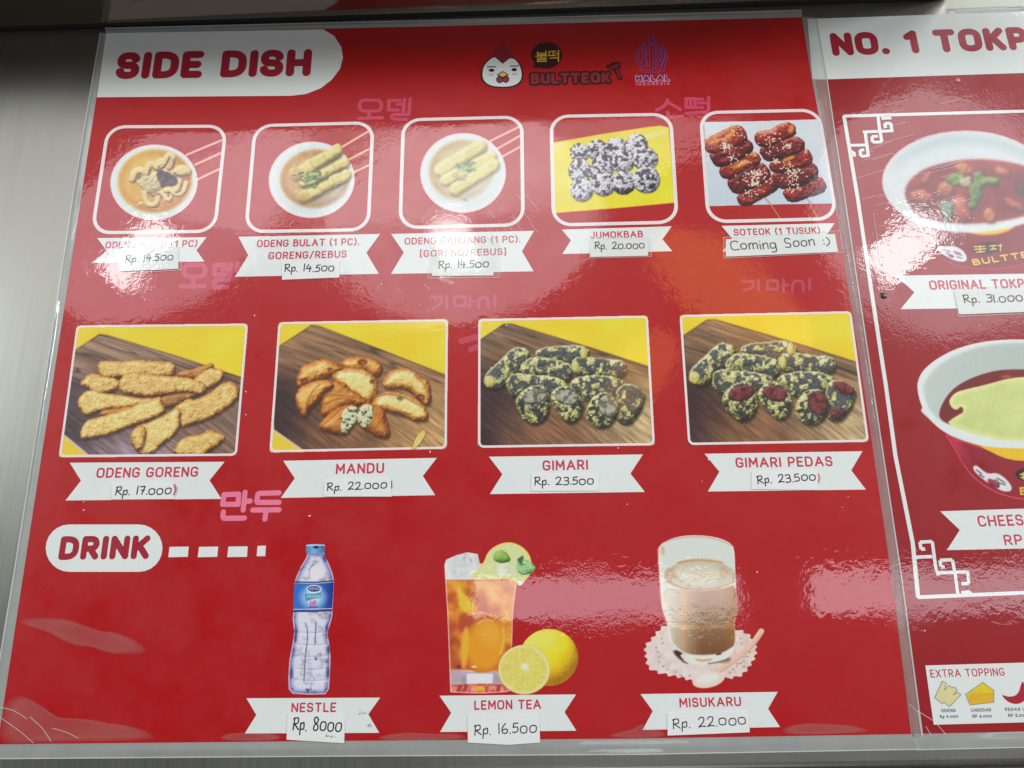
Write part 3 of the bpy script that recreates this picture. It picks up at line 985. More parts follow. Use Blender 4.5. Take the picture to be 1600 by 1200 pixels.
def lifted(px, parent):
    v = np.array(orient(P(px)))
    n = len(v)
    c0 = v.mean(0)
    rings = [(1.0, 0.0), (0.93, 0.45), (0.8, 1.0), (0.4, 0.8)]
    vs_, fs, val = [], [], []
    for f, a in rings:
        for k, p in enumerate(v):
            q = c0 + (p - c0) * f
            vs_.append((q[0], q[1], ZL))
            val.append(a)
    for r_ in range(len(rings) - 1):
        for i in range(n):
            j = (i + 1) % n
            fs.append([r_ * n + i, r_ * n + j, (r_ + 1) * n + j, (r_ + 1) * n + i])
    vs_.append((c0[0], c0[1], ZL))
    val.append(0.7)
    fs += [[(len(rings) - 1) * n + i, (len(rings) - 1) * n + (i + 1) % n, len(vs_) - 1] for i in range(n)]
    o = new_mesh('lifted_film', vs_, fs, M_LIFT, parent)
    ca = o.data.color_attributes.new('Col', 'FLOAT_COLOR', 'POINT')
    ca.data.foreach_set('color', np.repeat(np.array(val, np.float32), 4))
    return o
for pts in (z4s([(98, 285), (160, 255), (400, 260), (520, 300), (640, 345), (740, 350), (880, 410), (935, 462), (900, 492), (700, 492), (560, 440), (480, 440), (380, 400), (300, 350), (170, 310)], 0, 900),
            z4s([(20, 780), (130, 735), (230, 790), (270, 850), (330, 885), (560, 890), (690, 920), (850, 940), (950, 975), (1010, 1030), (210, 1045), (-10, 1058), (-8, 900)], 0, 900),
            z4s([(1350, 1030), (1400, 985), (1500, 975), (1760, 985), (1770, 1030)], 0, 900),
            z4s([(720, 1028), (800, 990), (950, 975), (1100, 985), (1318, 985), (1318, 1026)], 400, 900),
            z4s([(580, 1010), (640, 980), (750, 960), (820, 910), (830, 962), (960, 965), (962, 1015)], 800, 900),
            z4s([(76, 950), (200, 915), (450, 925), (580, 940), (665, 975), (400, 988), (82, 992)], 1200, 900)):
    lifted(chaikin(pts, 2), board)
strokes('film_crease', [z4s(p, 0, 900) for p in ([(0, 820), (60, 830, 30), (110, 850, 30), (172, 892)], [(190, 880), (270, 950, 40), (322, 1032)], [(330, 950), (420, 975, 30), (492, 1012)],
                                                [(0, 880), (130, 970, 40), (212, 1042)])], 0.8, M_SCRATCH, board, ZL + 0.00004)  # pale lines paint the streak highlights on the creases
strokes('film_crease', [z4s(p, 1200, 900) for p in ([(880, 800), (935, 850), (960, 1010)], [(930, 840), (1040, 910, 20), (1110, 990)], [(985, 940), (1020, 1000)])], 0.9, M_SCRATCH, board2, Z0 + 0.0005)
rs = random.Random(12)
sc_ = []
for k in range(18):
    x, y = rs.uniform(755, 830), rs.uniform(300, 372)
    ln = rs.uniform(8, 34)
    sc_.append([(x, y), (x + ln * .66, y + ln * .9)])
for k in range(12):
    x, y = rs.uniform(560, 840), rs.uniform(430, 500)
    ln = rs.uniform(5, 16)
    sc_.append([(x, y), (x + ln * rs.uniform(-1, 1), y + ln * .8)])
for ln in sc_:
    strokes('scratch', [ln], 0.5, M_SCRATCH, board, Z0 + 0.0004)
sc_ = []
for k in range(34):
    x, y = rs.uniform(1328, 1480), rs.uniform(160, 330)
    ln = rs.uniform(12, 60)
    sc_.append([(x, y), (x + ln, y - ln * rs.uniform(.2, .34))])
sc_ += [[(1365, 333), (1377, 415)], [(1306, 300), (1309, 352)]]
for ln in sc_:
    strokes('scratch', [ln], 0.5, M_SCRATCH, board2, ZB + 0.0004)
fl = [(644.3, 701.5), (648, 689), (654, 678), (663.3, 672), (665, 678), (658, 690.5), (649, 701.8)]
o = slab('peeled_flake', fl, print_mat('flake_yellow', (214, 192, 110), tone=.3), None, Z0 + 0.0002, Z0 + 0.0007)
tag(o, 'thin yellow flake stuck on the lower right corner of the fried dumpling photo', 'flake')


def blob(name, px, r, hgt, mat, zb):
    c = P([px])[0]
    a = np.linalg.norm(P([(px[0] + 1, px[1])])[0] - c) * r
    vs_, fs = [(c[0], c[1], zb + hgt)], []
    rb = random.Random(int(px[0]))
    n, m = 18, 4
    for j in range(1, m + 1):
        t = j / m * math.pi / 2
        for i in range(n):
            w = 1 + .18 * math.sin(i * 2.1 + px[0]) * rb.uniform(.5, 1)
            an = 2 * math.pi * i / n
            vs_.append((c[0] + a * w * math.sin(t) * math.cos(an), c[1] + a * w * math.sin(t) * math.sin(an), zb + hgt * math.cos(t)))
    for i in range(n):
        fs.append([0, 1 + i, 1 + (i + 1) % n])
        for j in range(m - 1):
            fs.append([1 + j * n + i, 1 + (j + 1) * n + i, 1 + (j + 1) * n + (i + 1) % n, 1 + j * n + (i + 1) % n])
    return new_mesh(name, vs_, fs, mat, None, True)


tag(blob('sauce_spot', (1381, 461.5), 5.4, 0.0008, print_mat('dried_sauce', (44, 10, 18)), ZB + .0001), 'small dark dried sauce spot beside the white border line of the right board', 'spot')
tag(blob('film_bubble', (1496.5, 124.5), 4.6, 0.0009, print_mat('bubble_pink', (190, 110, 120)), ZB + .0001), 'small shiny bubble in the film under the NO. 1 heading', 'bubble')

M_SPECK = print_mat('white_lint', (235, 225, 220))
for x, y in ((791.5, 508.5), (384.5, 648), (384.3, 612), (398, 493), (131, 784), (131, 797), (980, 788), (1186, 1106), (1316, 793), (1325, 776), (1531, 508), (1446, 986),
             (922, 996.5), (966, 700), (672, 706), (1183, 894), (596, 444), (448, 772), (484, 806), (1107, 718), (560, 1104), (1097, 752), (262, 467), (300, 655)):
    r_ = rs.uniform(.7, 1.5)
    flat('speck', ellipse_px(x, y, r_ * rs.uniform(.7, 1.9), r_ * .7, rs.uniform(0, 180), 8), M_SPECK, board if x < 1420 else board2, (Z0 if x < 1420 else ZB) + 0.0002)
M_STAIN = print_mat('grey_smear', (150, 158, 154))
for cx, cy, w_ in ((563, 1114.5, 6), (578, 1133, 4), (512, 1149, 5), (520, 1151, 3)):
    for k in range(5):
        a_ = rs.uniform(0, 3)
        x, y = cx + rs.gauss(0, w_ * .5), cy + rs.gauss(0, w_ * .35)
        flat('smear', ellipse_px(x, y, rs.uniform(1, 2.4), rs.uniform(.4, .9), rs.uniform(-60, 20), 9), M_STAIN, board, Z0 + 0.00054 + k * 4e-6)
# ------------------------------------------------------------------ printed food pictures
# each picture is a fine sheet of small faces coloured point by point with printed ink
_tab = np.random.RandomState(7).rand(256, 256)


class Pic:
    """x0..y1: photo pixels the picture covers; sc: drawing units per photo pixel; origin at (ox, oy)"""

    def __init__(s, x0, y0, x1, y1, ox, oy, sc, step=0.75):
        nx, ny = int((x1 - x0) / step) + 1, int((y1 - y0) / step) + 1
        s.px, s.py = np.meshgrid(np.linspace(x0, x1, nx), np.linspace(y0, y1, ny))
        s.X, s.Y = (s.px - ox) * sc, (s.py - oy) * sc
        s.u = (s.X[0, 1] - s.X[0, 0])
        s.rgb = np.zeros((ny, nx, 3)) + np.array(RED, float)
        s.a = np.zeros((ny, nx))

    def win(s, x0, y0, x1, y1):
        c = np.clip(np.searchsorted(s.X[0], [x0, x1]), 0, s.X.shape[1])
        r = np.clip(np.searchsorted(s.Y[:, 0], [y0, y1]), 0, s.X.shape[0])
        return (slice(r[0], r[1]), slice(c[0], c[1]))

    def noise(s, w, cell, seed=0, octv=3, ang=0, stretch=1.0):
        X, Y = s.X[w], s.Y[w]
        c, q = math.cos(math.radians(ang)), math.sin(math.radians(ang))
        U, V = (X * c + Y * q) / stretch, -X * q + Y * c
        out, amp, tot = 0, 1.0, 0
        for o in range(octv):
            f = 2 ** o / cell
            a, b = U * f + seed * 17.3 + 900, V * f + seed * 5.7 + o * 31 + 900
            i, j = np.floor(a).astype(int), np.floor(b).astype(int)
            fa, fb = a - i, b - j
            fa, fb = fa * fa * (3 - 2 * fa), fb * fb * (3 - 2 * fb)
            t = lambda di, dj: _tab[(i + di) % 256, (j + dj) % 256]
            v = (t(0, 0) * (1 - fa) + t(1, 0) * fa) * (1 - fb) + (t(0, 1) * (1 - fa) + t(1, 1) * fa) * fb
            out = out + v * amp
            tot += amp
            amp *= 0.55
        return out / tot

    def sdf(s, w, pts, dx=0, dy=0):
        X, Y = s.X[w] - dx, s.Y[w] - dy
        p = np.array(pts, float)
        d2 = np.full(X.shape, 1e12)
        ins = np.zeros(X.shape, bool)
        for i in range(len(p)):
            a, b = p[i], p[(i + 1) % len(p)]
            e = b - a
            wx, wy = X - a[0], Y - a[1]
            t = np.clip((wx * e[0] + wy * e[1]) / (e @ e + 1e-9), 0, 1)
            d2 = np.minimum(d2, (wx - e[0] * t) ** 2 + (wy - e[1] * t) ** 2)
            c = ((a[1] > Y) != (b[1] > Y))
            with np.errstate(divide='ignore', invalid='ignore'):
                xi = e[0] * (Y - a[1]) / (e[1] if abs(e[1]) > 1e-9 else 1e-9) + a[0]
            ins ^= c & (X < xi)
        return np.where(ins, 1, -1) * np.sqrt(d2)

    def sdl(s, w, pts, width, dx=0, dy=0):
        X, Y = s.X[w] - dx, s.Y[w] - dy
        p = np.array(pts, float)
        d2 = np.full(X.shape, 1e12)
        for i in range(len(p) - 1):
            a, b = p[i], p[i + 1]
            e = b - a
            wx, wy = X - a[0], Y - a[1]
            t = np.clip((wx * e[0] + wy * e[1]) / (e @ e + 1e-9), 0, 1)
            d2 = np.minimum(d2, (wx - e[0] * t) ** 2 + (wy - e[1] * t) ** 2)
        return width / 2 - np.sqrt(d2)

    def box(s, pts, m):
        p = np.array(pts, float)
        return s.win(p[:, 0].min() - m, p[:, 1].min() - m, p[:, 0].max() + m, p[:, 1].max() + m)

    def put(s, w, m, col, cover=True):
        m = np.clip(m, 0, 1)
        s.rgb[w] += (np.asarray(col, float) - s.rgb[w]) * m[..., None]
        if cover:
            s.a[w] = np.maximum(s.a[w], m)

    def fill(s, pts, col, blur=None, smooth=0, line=None, op=1.0, wob=0, seed=0):
        """even patch; line = stroke width along pts instead of the inside"""
        if smooth:
            pts = chaikin(pts, smooth, closed=line is None)
        b = blur or s.u
        w = s.box(pts, b + (line or 0) + wob)
        d = s.sdl(w, pts, line) if line else s.sdf(w, pts)
        if wob:
            d = d + (s.noise(w, wob * 2.5, seed, 3) - .5) * 2 * wob
        s.put(w, np.clip(d / b + .5, 0, 1) * op, col)
        return w, d

    def ell(s, cx, cy, rx, ry, col, rot=0, blur=None, op=1.0, wob=0, seed=0):
        return s.fill(ellipse_px(cx, cy, rx, ry, rot), col, blur, op=op, wob=wob, seed=seed)

    def food(s, pts, ramp, dome=40, bump=.5, cell=16, wob=6, seed=0, sh=(8, 16, 22, .5), line=None, smooth=1, L=(-.35, -.6, .72),
             spots=None, mott=.25, oct_=3, grow=5, wc=None, rim=None):
        """a lump with its own relief, photographed under a light from the upper left"""
        if smooth:
            pts = chaikin(pts, smooth, closed=line is None)
        w = s.box(pts, 45 + (line or 0) / 2)
        f = (lambda dx=0, dy=0: s.sdl(w, pts, line, dx, dy)) if line else (lambda dx=0, dy=0: s.sdf(w, pts, dx, dy))
        if sh:
            ds = f(sh[0], sh[1])
            s.rgb[w] *= (1 - sh[3] * np.clip(ds / sh[2] + .5, 0, 1) * (s.a[w] > .5))[..., None]
        nz = s.noise(w, cell, seed, oct_)
        d = f() + grow + (s.noise(w, wc or max(cell, wob * 2), seed + 3, 2) - .5) * 2 * wob
        m = np.clip(d / (1.3 * s.u) + .5, 0, 1)
        t = np.clip(d / dome, 0, 1)
        h = dome * np.sqrt(np.clip(1 - (1 - t) ** 2, 0, 1)) * .8 + bump * cell * (nz - .5) * 2
        gy, gx = np.gradient(h, s.u)
        ln = np.sqrt(gx * gx + gy * gy + 1)
        v = np.clip((-gx * L[0] - gy * L[1] + L[2]) / ln, 0, 1)
        v = np.clip(v + mott * (s.noise(w, cell * 2.6, seed + 9, 2) - .5) * 2, 0, 1)
        r = np.array([q[1] for q in ramp], float)
        tt = [q[0] for q in ramp]
        col = np.stack([np.interp(v, tt, r[:, k]) for k in range(3)], -1)
        if spots:
            sc, thr, cl, soft = spots[:4]
            sn = s.noise(w, cl, seed + 5, 3)
            k = np.clip((sn - thr) / soft + .5, 0, 1)[..., None]
            if len(spots) > 4:
                k = k * np.clip((d - spots[4]) / 14, 0, 1)[..., None]
            scol = np.array(sc, float) * (0.45 + 0.75 * v[..., None])
            if len(spots) > 4:
                fz = np.clip((s.noise(w, 12, seed + 23, 2) - .58) * 4, 0, 1)[..., None]
                scol = scol + (np.array((136, 142, 134)) - scol) * fz * .7
            col = col * (1 - k) + scol * k
        if rim:
            k = np.clip(1 - (d - rim[1] * (s.noise(w, 50, seed + 13, 2) - .3)) / rim[1], 0, 1)[..., None] * rim[2]
            col = col + (np.array(rim[0]) * (.45 + .7 * v[..., None]) - col) * k
        s.put(w, m, col)
        return w, d

    def shade(s, fn, op=1.0):
        w = (slice(None), slice(None))
        c = fn(s.X, s.Y)
        s.rgb = s.rgb + (c - s.rgb) * op

    def soften(s, n=1):
        for _ in range(n):
            for ax in (0, 1):
                a = s.rgb
                s.rgb = (np.roll(a, 1, ax) + 2 * a + np.roll(a, -1, ax)) / 4
                if ax == 0:
                    s.rgb[0], s.rgb[-1] = a[0], a[-1]
                else:
                    s.rgb[:, 0], s.rgb[:, -1] = a[:, 0], a[:, -1]

    def build(s, name, parent, z, cut=True, clip=None, fade=0.0):
        keep = s.a > 0.02 if cut else np.ones_like(s.a, bool)
        if clip is not None:
            full = (slice(None), slice(None))
            q = [((x - ox_) * 1.0, y) for x, y in clip for ox_ in (0,)]
            X, Y = s.X, s.Y
            s.X, s.Y = s.px, s.py
            keep &= s.sdf(full, q) > -0.6
            s.X, s.Y = X, Y
        ny, nx = keep.shape
        fk = keep[:-1, :-1] & keep[1:, :-1] & keep[:-1, 1:] & keep[1:, 1:]
        idx = np.arange(ny * nx).reshape(ny, nx)
        quads = np.stack([idx[1:, :-1][fk], idx[1:, 1:][fk], idx[:-1, 1:][fk], idx[:-1, :-1][fk]], 1)
        used = np.unique(quads)
        remap = np.full(ny * nx, -1)
        remap[used] = np.arange(len(used))
        quads = remap[quads]
        xy = P(np.stack([s.px.ravel(), s.py.ravel()], 1)[used])
        me = bpy.data.meshes.new(name)
        me.vertices.add(len(used))
        me.vertices.foreach_set('co', np.column_stack([xy, np.full(len(used), z)]).astype(np.float32).ravel())
        nq = len(quads)
        me.loops.add(nq * 4)
        me.loops.foreach_set('vertex_index', quads.astype(np.int32).ravel())
        me.polygons.add(nq)
        me.polygons.foreach_set('loop_start', np.arange(0, nq * 4, 4, dtype=np.int32))
        me.polygons.foreach_set('loop_total', np.full(nq, 4, dtype=np.int32))
        rgb = s.rgb.reshape(-1, 3)[used]
        if fade:
            rgb = rgb * (1 - fade) + 190 * fade
        g = rgb.mean(1, keepdims=True)
        gr = np.random.RandomState(3).normal(0, 4.5, (len(rgb), 1))
        isred = np.abs(rgb - np.array(RED, float)).sum(1, keepdims=True) < 6
        rgb = np.where(isred, rgb, g + (rgb - g) * 1.14 + gr)
        col = ink(np.clip(rgb, 0, 255))
        ca = me.color_attributes.new('Col', 'FLOAT_COLOR', 'POINT')
        ca.data.foreach_set('color', np.column_stack([col, np.ones(len(col))]).astype(np.float32).ravel())
        me.materials.append(M_PHOTO)
        me.update(calc_edges=True)
        o = bpy.data.objects.new(name, me)
        scene.collection.objects.link(o)
        o.parent = parent
        return o


FULL = (slice(None), slice(None))


def frame(pic, q, rad, wid, lab, z=Z2):
    ring('picture_frame', rr_quad(q, rad), rr_quad(q, rad, wid), print_mat('frame_white', (224, 212, 212), tone=.03), pic, z)
    pic['label'] = lab


MM = 0.48 / 1250.0        # plane metres per photo pixel, roughly


def chamfer(q, f=.022):
    q = [np.array(a, float) for a in q]
    out = []
    for i in range(4):
        p, a, n = q[i - 1], q[i], q[(i + 1) % 4]
        out += [tuple(a + (p - a) * f), tuple(a + ((p - a) + (n - a)) * f * .25), tuple(a + (n - a) * f)]
    return out


# ---- wooden board pictures
def wood(p, board_pts, tl, mid, dark, low, right, corner, seed):
    p.a[:] = 1
    n = p.noise(FULL, 260, seed, 2)
    p.rgb[:] = np.array((222, 194, 54)) + (n[..., None] - .5) * np.array((26, 22, 30))
    d = p.sdf(FULL, board_pts)
    m = np.clip(d / p.u + .5, 0, 1)
    X, Y = p.X, p.Y
    xn, yn = X / 1550, Y / 1150
    grain = p.noise(FULL, 26, seed + 1, 4, 20, 14.0)
    grain2 = p.noise(FULL, 14, seed + 2, 4, 38, 12.0)
    def b(c):
        return np.array(c, float)
    col = b(tl) + (b(mid) - b(tl)) * np.clip(yn * 2.2, 0, 1)[..., None]
    kd = np.clip((1 - xn * 2.2) * 1.3, 0, 1) * np.clip((yn - .30) * 4, 0, 1)
    col = col + (b(dark) - col) * kd[..., None]
    kl = np.clip((yn - .70) * 5, 0, 1) * np.clip(1 - abs(xn - .45) * 2.6, 0, 1)
    col = col + (b(low) - col) * kl[..., None]
    kr = np.clip((xn - .55) * 2.6, 0, 1) * np.clip((yn - .35) * 2.2, 0, 1)
    col = col + (b(right) - col) * kr[..., None]
    g = np.where(yn > .62, grain2, grain)
    k = np.clip((yn - .5) * 5, 0, 1)
    g = grain * (1 - k) + grain2 * k
    col = col * (0.60 + 0.80 * g[..., None])
    # a few dark seams along the grain
    seam = p.noise(FULL, 60, seed + 4, 2, 20, 18.0)
    col = col * (1 - .45 * np.clip(1 - abs(seam - .5) / .035, 0, 1) * (yn < .5))[..., None]
    p.put(FULL, m, col)
    e = np.clip(1 - abs(d) / (3.0 * p.u), 0, 1) * (yn < .5)
    p.rgb *= (1 - .30 * e)[..., None]
    if corner:
        p.fill(corner, (216, 188, 64))
        p.fill([corner[0], corner[1]], (196, 186, 176), line=16, blur=8)


# fried fishcake strips
def odeng_goreng():
    q = [(119.9, 508.7), (387.6, 505.8), (370.2, 712.2), (91.8, 714.7)]
    p = Pic(90, 504, 390, 716, 85, 500, 5.161)
    wood(p, [(170, 243), (360, 116), (425, 122), (1000, 296), (1520, 466), (1600, 500), (1600, 1150), (265, 1085), (70, 925), (60, 800)],
         (150, 128, 106), (116, 94, 80), (74, 62, 66), (140, 128, 142), (122, 100, 88), [(270, 1090), (72, 925), (20, 1100)], 3)
    A = [(0, (62, 40, 22)), (.3, (140, 98, 50)), (.55, (190, 156, 96)), (.75, (206, 184, 118)), (1, (222, 212, 150))]
    B = [(0, (50, 32, 20)), (.4, (110, 76, 42)), (.7, (160, 118, 66)), (1, (185, 150, 95))]
    C = [(0, (80, 52, 26)), (.3, (164, 118, 62)), (.55, (204, 174, 108)), (.8, (214, 202, 136)), (1, (226, 224, 168))]
    kw = dict(dome=40, bump=.30, cell=13, wob=7, wc=22, mott=.20, grow=10, oct_=2, rim=((176, 116, 56), 22, .75))
    for k, (pts, r) in enumerate([
        ([(360, 350), (400, 335), (520, 345), (700, 335), (860, 345), (970, 350), (965, 430), (900, 460), (700, 440), (540, 450), (420, 468), (365, 440)], A),
        ([(205, 515), (300, 435), (380, 460), (520, 485), (525, 540), (440, 580), (350, 600), (300, 570), (280, 540)], A),
        ([(1000, 430), (1150, 400), (1255, 352), (1285, 370), (1220, 425), (1150, 475), (1000, 455)], B),
        ([(1110, 500), (1230, 400), (1330, 400), (1365, 430), (1330, 500), (1220, 560), (1120, 545)], A),
        ([(860, 620), (1060, 590), (1200, 588), (1040, 655), (940, 695), (865, 700)], B),
        ([(195, 660), (230, 595), (300, 572), (400, 600), (560, 620), (700, 640), (800, 628), (800, 680), (640, 692), (430, 718), (330, 732), (250, 768), (208, 712)], C),
        ([(360, 745), (520, 720), (640, 705), (620, 740), (420, 778)], B),
        ([(520, 510), (560, 450), (640, 425), (860, 460), (1040, 470), (1210, 510), (1215, 582), (1150, 592), (1060, 566), (860, 598), (720, 612), (600, 592), (530, 572)], A),
        ([(1440, 498), (1490, 570), (1470, 645), (1300, 765), (1130, 832), (1010, 862), (920, 770), (990, 700), (1080, 640), (1140, 655), (1260, 600), (1350, 525)], A),
        ([(1010, 700), (1010, 862), (940, 940), (850, 1010), (780, 1078), (690, 1082), (615, 985), (640, 900), (700, 850), (780, 830), (860, 780), (930, 760)], C),
        ([(610, 960), (650, 880), (720, 850), (740, 920), (690, 1070)], A),
        ([(215, 920), (260, 810), (420, 780), (620, 710), (800, 650), (850, 618), (875, 690), (892, 742), (780, 792), (600, 852), (480, 905), (330, 942), (225, 955)], C),
        ([(950, 1090), (1010, 980), (1100, 940), (1200, 935), (1250, 888), (1368, 932), (1360, 968), (1215, 1070), (1190, 1095)], A)]):
        p.food(pts, r, seed=k + 1, sh=(10, 20, 26, .55), **kw)
    p.soften(1)
    o = p.build('dish_picture', board, Z1, False, chamfer(q))
    frame(o, q, 9 * MM, 3.6 * MM, 'printed photo of golden fried fishcake strips on a wooden board')


def mandu():
    q = [(435.3, 503.5), (699.9, 499), (698.1, 701.3), (421, 707)]
    p = Pic(420, 498, 701, 708, 415, 495, 5.517)
    wood(p, [(100, 265), (395, 72), (455, 78), (1000, 285), (1560, 505), (1610, 1200), (305, 1145), (75, 980), (60, 700)],
         (142, 114, 86), (126, 98, 70), (56, 40, 40), (120, 88, 62), (172, 142, 98), [(308, 1145), (72, 978), (30, 1170)], 11)
    A = [(0, (66, 34, 14)), (.3, (140, 88, 36)), (.55, (186, 138, 66)), (.8, (208, 176, 104)), (1, (226, 206, 146))]
    P_ = [(0, (96, 58, 24)), (.3, (180, 130, 62)), (.55, (206, 184, 112)), (.8, (210, 206, 146)), (1, (220, 222, 178))]
    B = [(0, (58, 28, 12)), (.35, (120, 70, 28)), (.65, (176, 120, 54)), (1, (205, 165, 100))]
    kw = dict(dome=90, bump=.15, cell=36, wob=7, wc=30, mott=.14, grow=12, rim=((166, 96, 36), 40, .8))
    sh = (8, 22, 36, .6)
    for k, (pts, r) in enumerate([
        ([(660, 400), (700, 368), (780, 355), (860, 352), (940, 378), (1000, 430), (992, 490), (940, 518), (890, 490), (840, 455), (720, 458), (665, 430)], A),
        ([(275, 560), (285, 500), (320, 440), (400, 405), (470, 378), (560, 382), (640, 425), (662, 460), (560, 500), (480, 535), (400, 565), (340, 585), (290, 605)], A),
        ([(1010, 600), (1040, 520), (1090, 470), (1180, 445), (1280, 478), (1340, 530), (1405, 570), (1415, 660), (1425, 725), (1390, 765), (1320, 705), (1250, 630), (1150, 605), (1080, 615)], P_),
        ([(580, 510), (640, 470), (720, 448), (830, 455), (900, 490), (945, 540), (955, 610), (945, 680), (900, 750), (850, 725), (780, 690), (700, 625), (640, 575), (595, 548)], P_),
        ([(490, 700), (520, 620), (590, 560), (680, 578), (710, 625), (800, 670), (862, 740), (820, 775), (740, 765), (640, 805), (560, 845), (478, 850), (500, 770), (478, 735)], B),
        ([(268, 690), (300, 615), (400, 570), (520, 548), (582, 580), (572, 612), (505, 660), (482, 705), (400, 765), (352, 835), (330, 860), (308, 820), (272, 755)], A),
        ([(910, 765), (960, 690), (1050, 655), (1180, 668), (1280, 710), (1362, 770), (1395, 840), (1388, 890), (1290, 895), (1220, 855), (1130, 832), (1030, 802), (960, 795)], P_),
        ([(460, 950), (520, 880), (600, 805), (680, 775), (765, 768), (792, 830), (782, 890), (742, 950), (690, 1014), (600, 1000), (520, 982)], B),
        ([(795, 800), (870, 748), (932, 768), (1012, 798), (1035, 880), (1072, 1010), (1042, 1042), (960, 1032), (880, 975), (812, 925), (788, 860)], B)]):
        p.food(pts, r, seed=k + 21, sh=sh, **kw)
    # crimped ridges and folds
    for ln in ([(500, 690), (560, 660), (640, 680), (720, 680), (800, 700), (850, 740)], [(345, 850), (350, 760), (400, 640), (470, 580)],
               [(950, 560), (960, 640), (930, 720)], [(940, 690), (1060, 660), (1200, 690), (1320, 760)], [(480, 940), (560, 880), (640, 800)],
               [(950, 800), (1000, 900), (1030, 1020)], [(1290, 500), (1370, 580), (1405, 690)], [(520, 750), (600, 705), (720, 700)]):
        p.fill(ln, (112, 60, 22), 14, 2, 9, .75)
        p.fill([(a - 3, b - 9) for a, b in ln], (214, 168, 92), 10, 2, 7, .6)
    for c in ((835, 392, 45, 26), (330, 550, 36, 22), (555, 452, 22, 16), (920, 560, 22, 20), (688, 600, 16, 12), (1335, 690, 40, 26)):
        p.ell(*c, (92, 42, 22), blur=14, op=.85)
        p.ell(c[0] + 8, c[1] + 6, c[2] * .4, c[3] * .4, (190, 120, 100), blur=8, op=.6)
    for c in ((470, 455, 16, 14), (395, 465, 10, 9)):
        p.ell(*c, (216, 190, 130), blur=6)
    # the two cut faces and their green filling
    for f, sd in (([(672, 800), (760, 768), (806, 802), (788, 880), (742, 950), (690, 1012), (656, 985), (652, 905)], 1),
                  ([(812, 792), (870, 750), (932, 788), (916, 890), (862, 962), (806, 922), (790, 860)], 2)):
        p.food(f, [(0, (130, 132, 92)), (.4, (186, 188, 148)), (1, (214, 218, 190))], dome=26, bump=.6, cell=15, wob=5, seed=40 + sd, sh=None,
               spots=((62, 84, 52), .60, 24, .09), mott=.1)
    p.ell(1160, 705, 30, 20, (66, 92, 60), blur=14, wob=8, op=.8)
    p.soften(1)
    o = p.build('dish_picture', board, Z1, False, chamfer(q))
    frame(o, q, 9 * MM, 3.6 * MM, 'printed photo of fried half moon dumplings, one cut open, on a wooden board')


